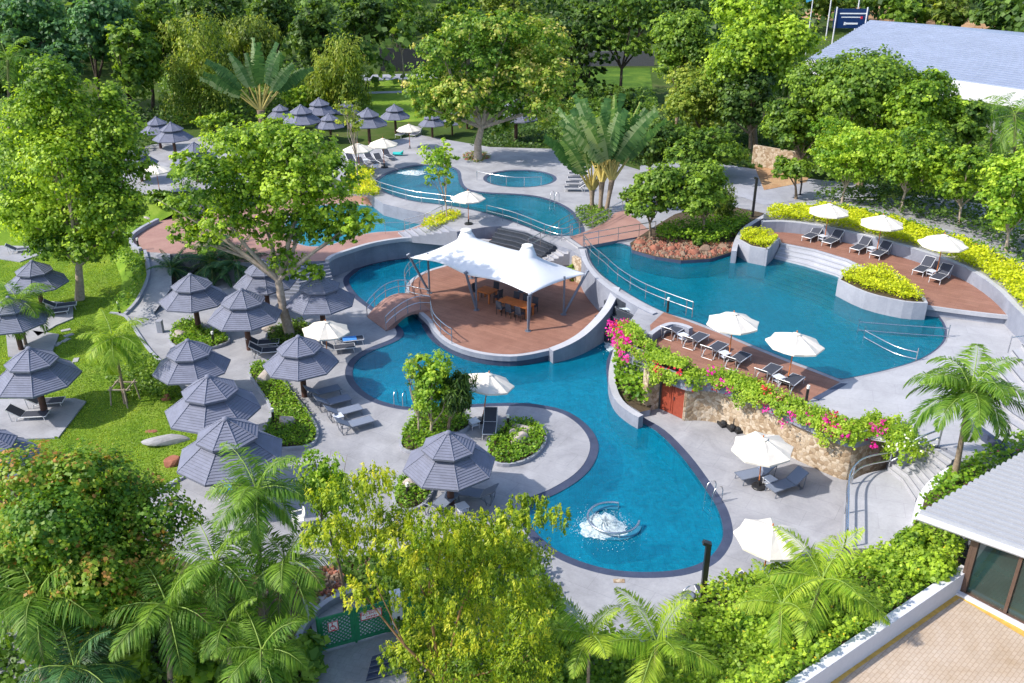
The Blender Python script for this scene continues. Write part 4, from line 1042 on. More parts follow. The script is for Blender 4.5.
# ------------------------------------------------------------------ parasols
def make_parasol():
    root = empty('parasol', (0, 0, 0)); mb = MB(); rot = R(12)
    for (ra, za), (rb, zb_) in zip([(1.40, 2.08), (1.40, 2.17), (.95, 2.37), (.45, 2.57), (.1, 2.68)], [(1.40, 2.17), (.95, 2.37), (.45, 2.57), (.1, 2.68), (0.0, 2.69)]):
        for k in range(8):
            a0_, am_, a1_ = rot + k * math.pi / 4, rot + (k + .5) * math.pi / 4, rot + (k + 1) * math.pi / 4
            q = lambda r_, a, z: (r_ * math.cos(a), r_ * math.sin(a), z)
            ca, cb = ra * .895, rb * .895; dz_ = .045
            mb.add([q(ra, a0_, za), q(ca, am_, za - dz_ * (ra > .2)), q(ra, a1_, za), q(rb, a1_, zb_), q(cb, am_, zb_ - dz_ * (rb > .2)), q(rb, a0_, zb_)], [(0, 1, 4, 5), (1, 2, 3, 4)])
    cn = mb.build('canopy', M['cream'], root)
    for k in range(8):
        a = rot + 2 * math.pi * k / 8
        MB().tube([(0, 0, 2.62), (math.cos(a) * 1.34, math.sin(a) * 1.34, 2.14)], .014, 4).tube([(0, 0, 1.9), (math.cos(a) * .7, math.sin(a) * .7, 2.37)], .012, 4).build('rib', M['post_brown'], cn)
    MB().lathe([(.2, 2.655), (.22, 2.68), (.03, 2.75), (0, 2.76)], 8, 0, False, rot).build('vent_cap', M['cream'], root)
    MB().tube([(0, 0, 0), (0, 0, 2.85)], .03, 8).build('pole', M['orange_wood'], root)
    MB().lathe([(0, .0), (.34, .0), (.34, .07), (.3, .1), (.06, .12), (.06, .4), (0, .4)], 12, 0, False).build('base', M['dark_metal'], root)
    return root
PS = make_parasol(); pus = [False]
# (centre of rim, ground z, scale, tilt, label)
pz = [
 (324,330,0,1.0,.05,'cream parasol between the shaded gazebo and the lounger gazebo'),
 (482,384,0,1.0,.16,'tilted cream parasol beside the leafy shrub bed at the water edge'),
 (468,197.5,2.5,.95,0,'lone cream parasol between the far pools'),
 (733,322,2.5,1.0,0,'cream parasol at the left half of the narrow brown lounger deck'),
 (793,343,2.5,1.02,.05,'cream parasol at the right half of the narrow brown lounger deck'),
 (764.5,446.5,0,1.0,-.06,'cream parasol under the stone wall with two slate loungers'),
 (768,538,0,1.0,.05,'nearest cream parasol behind the palm at the lower right'),
 (829,211,3.1,1.0,0,'leftmost cream parasol of the three on the right terrace'),
 (882,223,3.1,1.02,0,'middle cream parasol of the three on the right terrace'),
 (943,243,3.1,1.05,0,'rightmost cream parasol of the three on the right terrace'),
 (409,129,2.4,.92,0,'far cream parasol standing alone near the lawn'),
 (383,144,2.5,1.0,0,'right one of the two touching far cream parasols'),
 (358,149,2.5,.98,0,'left one of the two touching far cream parasols'),
 (156,170,2.4,.9,0,'far pale parasol beside the steps at upper left'),
]
for x, y, zg, s, tl_, lb in pz:
    o = put(PS, pus, foot(x, y, zg, 2.2 * s), 0, rr_.uniform(0, .7), lb, 'parasol', 'cream octagonal parasols', s)
    o.rotation_euler[1] = tl_

# ------------------------------------------------------------------ loungers and side tables
def make_lounger(fr, sl):
    root = empty('sun_lounger', (0, 0, 0)); w = .33; hz = .34
    mb = MB()
    for s in (-1, 1): mb.tube([(1.0, s * w, hz), (-.25, s * w, hz)], .028, 6)
    mb.tube([(1.0, -w, hz), (1.0, w, hz)], .026, 6); mb.tube([(-.25, -w, hz), (-.25, w, hz)], .022, 6)
    mb.build('frame', M[fr], root)
    MB().box((.39, 0, hz + .012), (1.2, w * 2 - .02, .018)).build('seat', M[sl], root)
    bk = MB(); c, s_ = math.cos(R(35)), math.sin(R(35)); L_ = .82
    for s in (-1, 1): bk.tube([(-.25, s * w, hz), (-.25 - L_ * c, s * w, hz + L_ * s_)], .026, 6)
    bk.tube([(-.25 - L_ * c, -w, hz + L_ * s_), (-.25 - L_ * c, w, hz + L_ * s_)], .026, 6)
    b_ = bk.build('back_frame', M[fr], root)
    MB().box((-.25 - L_ * c / 2, 0, hz + L_ * s_ / 2 + .014), (L_ - .02, w * 2 - .02, .018), ry=R(35)).build('backrest', M[sl], root)
    for x in (.88, -.45):
        for s in (-1, 1):
            MB().tube([(x, s * w, hz if x > 0 else hz - .0), (x + (.06 if x > 0 else -.1), s * w, 0)], .024, 6).build('leg', M[fr], root)
    mb = MB()
    for s in (-1, 1): mb.tube([(-.25, s * w, hz), (-.72, s * w, .02), (-.82, s * w, hz + .42)], .02, 6)
    mb.tube([(-.72, -w, .02), (-.72, w, .02)], .02, 6); mb.build('back_support', M[fr], root)
    return root
LG = {'w': (make_lounger('alu', 'sling'), [False]), 'g': (make_lounger('grey_metal', 'sling_grey'), [False])}
def lounger(k, c, z, hd, label, group):
    pr, fl = LG[k]; return put(pr, fl, P(c[0], c[1], z + .35) - Vector((0, 0, .35)), 0, R(hd), label, 'sun lounger', group)
gA = 'slate loungers in a row by the lower pool'
for (x, y, l) in [(322,391,'slate lounger nearest the gazebo post in the row of four'), (332,401,'second slate lounger from the gazebo in the row of four'), (343,411,'third slate lounger from the gazebo, touching the small table'), (354,423,'slate lounger at the open end of the row of four')]:
    lounger('g', (x, y), 0, 30, l, gA)
gB = 'white framed loungers on the narrow brown deck'
names = ['lounger beside the wavy wall, leftmost on the narrow brown deck', 'lounger right of the first side table on the narrow deck', 'third lounger from the wavy wall on the narrow deck', 'fourth lounger from the wavy wall, left of the second parasol', 'lounger left of the table under the right deck parasol', 'last lounger on the narrow deck, nearest the pale paving']
for (x, y), l in zip([(674,330),(695,339),(714,348.5),(737,359),(768,371.5),(790,382)], names): lounger('w', (x, y), 2.5, 49, l, gB)
gC = 'white framed loungers on the right terrace'
names = ['leftmost lounger on the right brown terrace', 'right lounger of the pair under the left terrace parasol', 'left lounger of the middle pair on the right terrace', 'right lounger of the middle pair on the right terrace', 'left lounger of the pair under the right terrace parasol', 'rightmost lounger on the right brown terrace']
for (x, y), l in zip([(813,234),(833,239),(861,245.5),(881,251),(924,267),(941,274.5)], names): lounger('w', (x, y), 3.1, 226, l, gC)
gD = 'slate loungers on the lower right deck'
lounger('g', (757, 472), 0, 200, 'slate lounger directly under the parasol by the stone wall', gD)
lounger('g', (787, 483), 0, 207, 'slate lounger in front of the parasol by the stone wall', gD)
lounger('w', (722, 588), 0, 190, 'lounger beside the black lamp post at the lower right', gD)
lounger('g', (746, 582), 0, 200, 'dark lounger under the nearest cream parasol', gD)
gE = 'dark loungers under the gazebos'
lounger('w', (490, 424), 0, 268, 'lounger with striped shade pointing at the pool beside the shrub bed', gE)
lounger('g', (477, 493), 0, 165, 'slate lounger right of the nearest gazebo post', gE)
lounger('g', (441, 503), 0, 60, 'slate lounger hidden behind the nearest gazebo post', gE)
lounger('w', (28, 414), 0, 5, 'black lounger at the front of the square stone pad', gE)
lounger('w', (44, 401), 0, 10, 'black lounger behind the post on the square stone pad', gE)
lounger('w', (266, 350), 0, 10, 'dark lounger in the shade under the gazebo left of the trunk', gE)
lounger('w', (262, 342), 0, 10, 'rear dark lounger in the shade under the gazebo left of the trunk', gE)
lounger('w', (338, 347), 0, 15, 'dark lounger under the cream parasol by the big tree', gE)
tw_ = lounger('w', (347, 339), 0, 15, 'lounger with a blue towel beside the shaded gazebo', gE)
lounger('w', (52, 311), 0, 20, 'dark lounger on the stone pad behind the small coconut palm', gE)
lounger('w', (60, 305), 0, 20, 'dark lounger at the back of the pad behind the small coconut palm', gE)
lounger('w', (20, 249), 0, 20, 'dark lounger on the far pad under the big forked tree', gE)
lounger('w', (163, 205), 1.6, 10, 'dark lounger in the gap between the two big left trees', gE)
lounger('w', (232, 486), 0, 40, 'lounger behind the tall palm fronds near the white chair', gE)
gF = 'dark loungers by the far pools'
for (x, y), l in zip([(576,187),(577,182),(579,177.5),(580,173)], ['nearest of the four dark loungers left of the fan palms', 'second nearest of the four dark loungers left of the fan palms', 'third nearest of the four dark loungers left of the fan palms', 'farthest of the four dark loungers left of the fan palms']): lounger('w', (x, y), 2.5, 178, l, gF)
for (x, y), l in zip([(352,160),(362,164),(370,158),(380,160),(388,155)], ['dark lounger under the left far cream parasol', 'dark lounger in front of the left far cream parasol', 'dark lounger between the two touching far parasols', 'dark lounger in front of the right far cream parasol', 'dark lounger right of the two touching far parasols']): lounger('w', (x, y), 2.5, 300, l, gF)
for (x, y), l in zip([(402,133),(416,133)], ['dark chair left of the lone far parasol pole', 'dark chair right of the lone far parasol pole']): lounger('w', (x, y), 2.4, 250, l, gF)
def make_side():
    root = empty('side_table', (0, 0, 0))
    MB().box((0, 0, .42), (.5, .5, .03)).build('table_top', M['table_white'], root)
    MB().box((0, 0, .2), (.36, .36, .03)).build('shelf', M['table_white'], root)
    for x in (-.2, .2):
        for y in (-.2, .2): MB().box((x, y, .205), (.03, .03, .41)).build('leg', M['alu'], root)
    return root
ST_, su = make_side(), [False]
for x, y, z, l in [(338,416,0,'side table between the last two loungers of the row of four'), (683,335,2.5,'side table by the first two loungers of the narrow deck'), (725,353,2.5,'side table by the third lounger of the narrow deck'), (779,377,2.5,'side table under the right parasol of the narrow deck'),
   (823,236,3.1,'side table of the left pair on the right terrace'), (872,248,3.1,'side table of the middle pair on the right terrace'), (932,271,3.1,'side table of the right pair on the right terrace'), (770,479,0,'side table between the two loungers by the stone wall'),
   (474,421,0,'side table left of the lounger beside the shrub bed'), (462,506,0,'side table under the nearest gazebo'), (365,160,2.5,'side table between the far touching parasols'), (376,165,2.5,'side table in front of the right far parasol')]:
    put(ST_, su, P(x, y, z + .4) - Vector((0, 0, .4)), 0, R(30), l, 'side table', 'small side tables')
# towel
o = MB().box((.1, 0, .37), (.95, .6, .02)).box((.58, 0, .26), (.02, .6, .2)).build('towel', M['blue_towel']); o.location = tw_.location; o.rotation_euler = tw_.rotation_euler
tag(o, 'blue towel laid over a lounger by the shaded gazebo', 'towel')
o = MB().box((0, 0, .37), (.9, .6, .05)).build('towel', M['blue_towel']); o.location = P(230, 494, 0); o.rotation_euler = (0, 0, .7)
tag(o, 'crumpled blue towel glimpsed through the tall palm fronds', 'towel')

# dining sets on the island
CD = math.atan2(50.7 - 56.6, 1.1 + 6.9)
def table(loc, lx, ly, rz, label):
    r_ = empty('dining_table', loc, rz, label, 'table', 'orange timber tables under the canopy')
    MB().box((0, 0, .74), (lx, ly, .05)).build('table_top', M['orange_wood'], r_)
    MB().box((0, 0, .67), (lx - .2, ly - .2, .09)).build('apron', M['orange_wood'], r_)
    for x in (-1, 1):
        for y in (-1, 1): MB().box((x * (lx / 2 - .1), y * (ly / 2 - .1), .36), (.08, .08, .72)).build('leg', M['orange_wood'], r_)
def make_chair():
    r_ = empty('dining_chair', (0, 0, 0))
    MB().box((0, 0, .45), (.46, .46, .05)).build('seat', M['sling'], r_)
    MB().box((-.22, 0, .75), (.04, .44, .5), ry=R(-8)).build('backrest', M['sling'], r_)
    for x in (-1, 1):
        for y in (-1, 1): MB().box((x * .2, y * .2, .22), (.035, .035, .44)).build('leg', M['dark_metal'], r_)
    return r_
T2 = P(516.5, 302.5, 1.35); T2.z = .606; T1 = P(487, 290, 1.35); T1.z = .606; T3 = Vector((-2.2, 59.2, .606))
table(T2, 2.3, .95, CD, 'long orange timber table under the right canopy peak')
table(T1, 1.15, 1.0, CD, 'square orange timber table left of the long one')
CHR, cu = make_chair(), [False]
ax = Vector((math.cos(CD), math.sin(CD), 0)); ay = Vector((-ax.y, ax.x, 0))
for (c, dx, dy, rz, l) in [(T2, -.7, .75, -90, 'dark chair behind the left end of the long orange table'), (T2, .05, .75, -90, 'dark chair behind the middle of the long orange table'), (T2, .8, .75, -90, 'dark chair behind the right end of the long orange table'),
   (T2, -.7, -.75, 90, 'dark chair in front of the left end of the long orange table'), (T2, .05, -.75, 90, 'dark chair in front of the middle of the long orange table'), (T2, .8, -.75, 90, 'dark chair in front of the right end of the long orange table'),
   (T1, -.85, 0, 0, 'dark chair left of the square orange table'), (T1, .85, .1, 180, 'dark chair between the square and the long orange table'), (T1, 0, .8, -90, 'dark chair behind the square orange table')]:
    put(CHR, cu, c + ax * dx + ay * dy, 0, CD + R(rz), l, 'chair', 'dark dining chairs under the canopy')

# ------------------------------------------------------------------ street furniture and small things
def lamp_post(label, foot_, z, h, r=.11):
    b = P(foot_[0], foot_[1], z); r_ = empty('lamp_post', b, 0, label, 'lamp post')
    MB().box((0, 0, h / 2), (r * 1.6, r * 1.6, h)).build('post', M['dark_metal'], r_)
    MB().box((-.06, 0, h + .03), (r * 2.6, r * 1.7, .14), ry=.35).build('lamp_head', M['dark_metal'], r_)
    MB().lathe([(0, .02), (.2, .02), (.2, 0)], 10).build('base', M['dark_metal'], r_)
lamp_post('tall black lamp post beside the litter bin at the lower right', (701.5, 605), 0, 2.9, .12)
lamp_post('black lamp post at the corner of the rock bed and grey path', (752, 219), 2.5, 3.2, .11)
lamp_post('slim black post beside the path at top right', (800, 195), 2.5, 1.1, .07)
def bollard(label, p, z, h=.75):
    b = P(p[0], p[1], z); r_ = empty('bollard_light', b, 0, label, 'bollard light', 'small bollard lights')
    MB().tube([(0, 0, 0), (0, 0, h)], .07, 10).build('post', M['dark_metal'], r_)
    MB().tube([(0, 0, h), (0, 0, h + .17)], .075, 10).build('lamp_glass', M['white_plastic'], r_)
for l, p, z in [('bollard light among the pink bougainvillea', (667.5, 312), 2.6), ('bollard light at the shrub bed behind the white boulders', (508, 430), 0), ('bollard light on the left lawn by the path kerb', (120, 314), 0.05),
     ('bollard light in the pebble bed by the row of four loungers', (274, 424), 0), ('bollard light at the corner of the narrow deck planter', (806, 402), 2.5), ('bollard light beside the boulder near the nearest gazebo', (408, 500), 0),
     ('bollard light at the top of the brown terrace path', (139, 250), 1.55), ('bollard light in the small pebble bed under the path gazebo', (214, 345), 0)]: bollard(l, p, z)
def globe(label, p, z):
    b = P(p[0], p[1], z); r_ = empty('bollard_light', b, 0, label, 'bollard light', 'short round lights on the green slope')
    MB().lathe([(0, .0), (.13, 0), (.15, .1), (.15, .2), (.13, .24)], 12, 0, True).build('lamp_glass', M['white_plastic'], r_)
    MB().lathe([(.15, .22), (.16, .28), (.12, .36), (.0, .4)], 12, 0, True).build('cap', M['dark_metal'], r_)
globe('round black capped light in the hedge next to the glass building', (939.5, 571), 2.95); globe('round black capped light low on the green slope at the bottom edge', (783, 676), 2.4)
# litter bin and loop stand
b = P(687, 613, 0); r_ = empty('litter_bin', b, 0, 'cylindrical grey litter bin beside the tall lamp post', 'litter bin')
MB().lathe([(.22, 0), (.24, .1), (.24, .85), (.2, .9), (.15, .86), (0, .86)], 20, 0, True).build('bin_body', M['grey_metal'], r_)
MB().lathe([(.25, .8), (.26, .84), (.25, .88)], 20, 0, True).build('rim', M['steel'], r_)
def loop(mb, w, h, off=(0, 0, 0), n=10, r=.025):
    pts = [Vector((off[0] - w / 2, off[1], 0)), Vector((off[0] - w / 2, off[1], h * .6))] + [Vector((off[0] - w / 2 * math.cos(math.pi * i / n), off[1], h * .6 + h * .4 * math.sin(math.pi * i / n))) for i in range(1, n)] + [Vector((off[0] + w / 2, off[1], h * .6)), Vector((off[0] + w / 2, off[1], 0))]
    return mb.tube(pts, r, 6)
r_ = empty('bicycle_rack', P(697, 608, 0), R(20), 'low steel hoop rack between the litter bin and the lamp post', 'rack')
for i in range(2): loop(MB(), .9, .75, (0, i * .45, 0)).build('hoop', M['steel'], r_)
def ladder(label, p, z, hd, group='steel pool ladders'):
    r_ = empty('pool_ladder', P(p[0], p[1], z), R(hd), label, 'pool ladder', group)
    for s in (-.25, .25):
        pts = [Vector((.35, s, 0)), Vector((.35, s, .6)), Vector((.28, s, .78)), Vector((.1, s, .85)), Vector((-.1, s, .78)), Vector((-.2, s, .55)), Vector((-.24, s, -.9))]
        MB().tube(pts, .024, 6).build('rail', M['steel'], r_)
    for k in range(3): MB().box((-.24, 0, -.15 - k * .25), (.08, .5, .03)).build('step', M['steel'], r_)
ladder('steel ladder at the right side of the lower pool', (712, 500), 0, 25)
ladder('steel ladder beside the leafy tree on the left shore of the lower pool', (401, 404), 0, 255)
ladder('steel ladder at the far pool in front of the fan palms', (554, 202), 2.5, 50)
# rails
rail('handrail sweeping along the edge of the big right pool', [(584,249),(592,259),(605,270),(618,282),(640,296),(665,307),(692,317),(692,317)], 2.6)
rail('handrail on the front curve of the farthest left pool', [(371,184),(376,191),(393,197),(414,202.5),(437,205.5),(460,209)], 2.5)
rail('handrail along the spillway of the far middle pool', [(487,217),(510,223),(529,230),(547,237.5),(562,241),(572,238)], 2.5)
rail('inner handrail curving beside the dark upper cascade', [(528,252),(545,243),(560,232),(576,224),(584,222)], 2.4)
rail('straight handrail above the round pool', [(477,181),(490,184),(515,187.5),(541,187)], 2.45, heights=(.9,))
rail('handrail up the pale steps beside the yellow flower bed', [(405,231,1.6),(425,226,2.0),(440,219,2.5),(452,214,2.5)])
rail('handrail round the left tip of the canopy terrace', [(434,262),(420,268),(409,276),(405,286),(408,297),(418,301),(430,303)], .6, group='rails of the canopy terrace')
rail('handrail down the front left rim of the canopy terrace', [(431,315),(434,327),(443,337),(452,343.5)], .6, group='rails of the canopy terrace')
rail('curved handrail on the outer side of the stair landing', [(844,548,1.25),(845,515,1.25),(846,494,1.25),(852,483,1.25),(863,475,1.25),(886,470,1.25),(890,470,1.3),(915,456,2.1),(938,447,2.5)], r=.045, step=2.4)
rail('thin handrail along the brown walkway by the left pool', [(328,245),(345,242),(365,236.5),(385,234),(410,233)], 1.55, heights=(.9,), r=.02)
rail('long low handrail reaching across the shallow end of the right pool', [(857,334),(900,337.5),(947,340.5)], 2.3, heights=(.25, .75), step=6)
rail('crossing handrail at the end of the right pool', [(863,342),(893,358),(915,364)], 2.3, heights=(.3, .7), step=6)
rail('steel rail frame at the top of the pale curved steps', [(1008,352),(1024,350)], 2.9, heights=(.85,))

# fountain seat with foam
fb = P(613, 523, -.08); r_ = empty('fountain_seat', fb, 0, 'half ring tiled seat with steel rail round the foaming jet', 'fountain')
arc = [Vector((math.cos(a) * 1.12, math.sin(a) * 1.12, 0)) for a in [R(72) + R(275) * i / 24 for i in range(25)]]
ribbon(MB(), arc, .05, -1.25, .26).build('seat_wall', [M['seat_tile']], r_)
MB().tube([p + Vector((0, 0, .3)) for p in arc], .05, 8).build('rail', M['steel'], r_)
for i in (0, 6, 12, 18, 24): MB().tube([arc[i], arc[i] + Vector((0, 0, .3))], .022, 6).build('post', M['steel'], r_)
def foam(label, c, z, rx, ry, h, n, seed, sz=.06):
    rng = np.random.default_rng(seed); mb = MB(); kk = 40; vs = [(0, 0, h)]; 
    for i in range(1, 9):
        f = i / 8
        for k in range(kk):
            a = 6.283 * k / kk; rr = f * (1 + .10 * math.sin(3 * a + seed) * f + .08 * math.sin(7 * a + 2 * seed) * f + .05 * rng.normal() * f)
            vs.append((rx * rr * math.cos(a), ry * rr * math.sin(a), max(.012, h * (1 - f) ** 1.1 * (1 + .38 * rng.normal())) ))
    fs = [(0, 1 + k, 1 + (k + 1) % kk) for k in range(kk)] + [(1 + (i) * kk + k, 1 + (i + 1) * kk + k, 1 + (i + 1) * kk + (k + 1) % kk, 1 + i * kk + (k + 1) % kk) for i in range(7) for k in range(kk)]
    b_ = P(c[0], c[1], z); mb.add(vs, fs, 0, True)
    for i in range(n):
        a = rng.uniform(0, 6.283); q = abs(rng.normal()) * .55 + .35; s = sz * rng.uniform(.4, 1.4)
        p = Vector((rx * q * math.cos(a), ry * q * math.sin(a), rng.uniform(0, 1) * h * 1.3 * max(.05, 1.25 - q) + .005))
        mb.add([p + Vector((s, 0, 0)), p + Vector((-s * .5, s, 0)), p + Vector((-s * .5, -s, 0)), p + Vector((0, 0, s * .8))], [(0, 1, 3), (1, 2, 3), (2, 0, 3)])
    o = mb.build('water_jet', M['foam']); o.location = b_; return tag(o, label, 'water jet')
foam('white foaming water jet in the near end of the lower pool', (603, 527), -.06, 1.0, .9, .3, 1600, 3, .02)
foam('white bubbling jet in the far left pool', (413, 173), 2.44, 1.2, .8, .2, 160, 5, .04)
foam('small splash at the foot of the dark cascade below the bougainvillea', (612, 346), -.06, .5, .8, .1, 120, 8, .04)
foam('left white splash on the dark upper cascade', (521, 233), 2.1, .5, .35, .22, 60, 11, .04)
foam('right white splash on the dark upper cascade', (534, 237), 2.1, .5, .35, .22, 60, 12, .04)
foam('white water running over the top step of the lower right cascade', (634, 309), 2.1, .8, .25, .08, 80, 13, .04)

st(sheet('soil', L([(40,535),(150,545),(215,575),(300,592),(316,640),(312,780),(50,780),(30,640)], .012), M['soil']))
# green lattice gate with its signs
ga, gb_ = P(321, 652, 0), P(391, 632, 0); gv = gb_ - ga; gan = math.atan2(gv.y, gv.x); gw = gv.length
r_ = empty('lattice_gate', ga, gan, 'dark green lattice double gate with two white signs', 'gate')
for s in range(2):
    x0 = s * gw / 2 + .03; w = gw / 2 - .06; h0, h1 = .08, 1.5
    mb = MB().box((x0 + .06, 0, .79), (.14, .06, 1.46)).box((x0 + w - .06, 0, .79), (.14, .06, 1.46)).box((x0 + w / 2, 0, h0 + .06), (w - .26, .06, .13)).box((x0 + w / 2, 0, h1 - .04), (w - .26, .06, .12))
    fr = mb.build('gate_frame', M['green_paint'], r_)
    mb = MB(); sp = .17; a0_, a1_ = x0 + .1, x0 + w - .1; b0_, b1_ = h0 + .1, h1 - .08
    for dirn in (1, -1):
        t = -3.0
        while t < 5:
            # line x = a0 + t + dirn*(z-b0)
            pts = []
            za, zb_ = b0_, b1_
            xa, xb = a0_ + t, a0_ + t + dirn * (zb_ - za)
            if dirn == 1: 
                if xa < a0_: za += a0_ - xa; xa = a0_
                if xb > a1_: zb_ -= xb - a1_; xb = a1_
            else:
                if xa > a1_: za += xa - a1_; xa = a1_
                if xb < a0_: zb_ -= a0_ - xb; xb = a0_
            if zb_ - za > .02:
                c = Vector(((xa + xb) / 2, .012 * dirn, (za + zb_) / 2)); ln = (zb_ - za) * 1.414
                mb.box(c, (ln, .018, .045), ry=-R(45) * dirn)
            t += sp
    mb.build('lattice', M['green_paint'], r_)
def sign(r_, x, z, w, h, build):
    s = empty('sign_board', (x, -.06, z)); s.parent = r_
    MB().box((0, 0, 0), (w, .02, h)).build('board', M['sign_white'], s)
    mb = MB()
    for (cx, cz, sx, sz) in ((0, h / 2 - .012, w, .024), (0, -h / 2 + .012, w, .024), (-w / 2 + .012, 0, .024, h - .05), (w / 2 - .012, 0, .024, h - .05)): mb.box((cx, -.014, cz), (sx, .01, sz))
    mb.build('border', M['sign_red'], s); build(s)
def txt(s, body, size, x, z, m, ext=.004, y=-.02):
    cu_ = bpy.data.curves.new('lettering', 'FONT'); cu_.body = body; cu_.size = size; cu_.align_x = 'CENTER'; cu_.align_y = 'CENTER'; cu_.extrude = ext; cu_.materials.append(M[m])
    o_ = bpy.data.objects.new('lettering_curve', cu_); COL.objects.link(o_); bpy.context.view_layer.update(); me = bpy.data.meshes.new_from_object(o_.evaluated_get(bpy.context.evaluated_depsgraph_get())); bpy.data.objects.remove(o_); bpy.data.curves.remove(cu_)
    o = bpy.data.objects.new('lettering', me); COL.objects.link(o); o.parent = s; o.location = (x, y, z); o.rotation_euler = (R(90), 0, 0)
def wheel(s):
    mb = MB(); y = -.02
    arc_ = [Vector((-.01 + .1 * math.cos(a), y, -.06 + .1 * math.sin(a))) for a in [R(110) + R(240) * i / 14 for i in range(15)]]
    mb.tube(arc_, .013, 6).tube([(-.03, y, .09), (-.02, y, -.02), (.06, y, -.02), (.10, y, -.13), (.13, y, -.12)], .017, 6).tube([(-.025, y, .04), (.05, y, .035)], .012, 6)
    mb.lathe([(0, .12), (.02, .122), (.028, .14), (.02, .16), (0, .162)], 8, c=(-.03, y, .0)); mb.build('wheelchair_symbol', M['sign_red'], s)
sign(r_, .52, 1.08, .36, .42, wheel)
def noent(s): txt(s, 'NO ENTRY', .15, 0, .07, 'sign_red')
def noent2(s):
    noent(s); mb = MB()
    for k in range(7): mb.box((-.18 + k * .06, -.014, -.08), (.035, .01, .07 if k % 2 else .055))
    mb.build('small_lettering', M['sign_red'], s)
sign(r_, gw * .735, 1.15, .78, .36, noent2)
MB().tube([(gw / 2, 0, 0), (gw / 2, 0, 1.6)], .05, 6).tube([(0, 0, 0), (0, 0, 1.6)], .06, 6).build('post', M['green_paint'], r_)
o = MB().box((0, 0, .85), (.34, .34, 1.7)).box((0, 0, 1.72), (.4, .4, .06)).box((0, -.175, .7), (.1, .02, .2), mi=1).build('gate_pillar', [M['white'], M['dark_metal']]); o.location = gb_ + gv.normalized() * .28; o.rotation_euler = (0, 0, gan); tag(o, 'white square pillar at the right end of the green lattice gate', 'pillar')
o = MB().box((.5, 0, .75), (1.0, .08, 1.4)).build('fence_panel', M['green_paint']); o.location = gb_ + gv.normalized() * .5; o.rotation_euler = (0, 0, gan - .3); tag(o, 'plain green boarded panel right of the white gate pillar', 'fence')
sheet('path', L([(300,700),(322,655),(392,634),(420,660),(410,720)], .02), M['gravel'])
stairs('stairs', 'dark shaded steps just below the green lattice gate', L([(366,682),(408,672)], .0), L([(372,652),(398,644)], .5), .02, .3, 4, -.05, M['coping'])
wall('kerb_wall', 'curved grey kerb wall behind the left end of the lattice gate', [(296,640),(308,618),(322,604),(340,594),(372,586)], .3, -.1, .22, M['curb'], z=.3)

# white plastic chair
def pl_chair(label, p, rz):
    r_ = empty('plastic_chair', P(p[0], p[1], 0), R(rz), label, 'chair')
    MB().box((0, 0, .43), (.48, .5, .04)).build('seat', M['white_plastic'], r_)
    mb = MB(); 
    for k in range(5): mb.box((-.27, -.2 + k * .1, .66), (.03, .05, .42), ry=R(-10))
    mb.tube([(-.22, -.25, .43), (-.3, -.24, .85), (-.31, 0, .92), (-.3, .24, .85), (-.22, .25, .43)], .028, 6).build('backrest', M['white_plastic'], r_)
    for s in (-1, 1): MB().tube([(.22, s * .26, .43), (.2, s * .28, .65), (-.25, s * .27, .68)], .028, 6).build('armrest', M['white_plastic'], r_)
    for x in (-1, 1):
        for y in (-1, 1): MB().tube([(x * .2, y * .22, .42), (x * .26, y * .26, 0)], .03, 6).build('leg', M['white_plastic'], r_)
pl_chair('white plastic armchair left of the big yellow green tree', (299, 527), 200)
# parasol bases by the wall
for i, (x, y, l) in enumerate([(724,425,'left one of three spare parasol bases by the stone wall'), (733,429,'middle one of three spare parasol bases by the stone wall'), (739,431,'right one of three spare parasol bases by the stone wall')]):
    r_ = empty('parasol_stand', P(x, y, 0), .3, l, 'parasol base', 'black spare parasol bases')
    MB().box((0, 0, .08), (.55, .55, .15)).lathe([(.2, .15), (.15, .26), (.05, .3)], 10).build('weight', M['dark_metal'], r_); MB().tube([(0, 0, .2), (0, 0, .62)], .03, 6).build('socket', M['dark_metal'], r_)
# square grey planter post by the path, floor drain, grate
o = MB().box((0, 0, .4), (.34, .34, .8)).build('stone_post', M['curb']); o.location = P(161, 332, 0); tag(o, 'short square grey stone post standing on the path', 'post')
o = MB().box((0, 0, .01), (.45, .22, .02)).build('drain_cover', M['rubble']); o.location = P(619, 581, 0); tag(o, 'small tan drain cover on the deck below the fountain', 'drain cover')
o = MB().box((0, 0, .2), (1.0, .5, .1), rx=.2).box((.4, 0, .35), (.3, .5, .08), ry=-.6).build('play_slide', M['turq']); o.location = P(398, 155.5, 2.5); tag(o, 'small turquoise plastic object on the far lawn patch', 'slide')
# stone pads
for px, l in [([(-14,440),(58,437.5),(86,401),(74,398),(-6,399)], 'square grey stone pad under the left gazebo loungers'), ([(8,356),(50,357),(59,334),(30,330),(6,334)], 'grey pad behind the left pad gazebo'), ([(38,336),(56,325),(73,318),(73,303),(50,301),(20,318)], 'rounded grey pad right of the small coconut palm'), ([(-30,254),(20,261.5),(46,252),(30,246),(-30,245)], 'pale pad beneath the left edge of the big forked tree')]:
    o = slab('stone_pad', L(px, .12), [], 0, [M['deck'], M['curb']], None); tag(o, l, 'stone pad')
for i, (x, y) in enumerate([(30,338),(36,336),(66,331),(69,336),(66,341),(58,345),(76,361),(71,366),(48,340)]):
    o = MB().box((0, 0, .06), (.55, .3, .05)).build('stepping_stone', M['rock_grey']); o.location = P(x, y, 0); o.rotation_euler = (0, 0, .3 * i)
    tag(o, ['stepping stone nearest the small coconut palm','stepping stone left of the lawn path','upper stepping stone of the lawn path','second stepping stone of the lawn path','third stepping stone of the lawn path','stepping stone in front of the stone pad','pale stepping stone toward the young palm','lone stepping stone by the gazebo rim','stepping stone between the two pads'][i], 'stepping stone', 'stepping stones on the lawn')
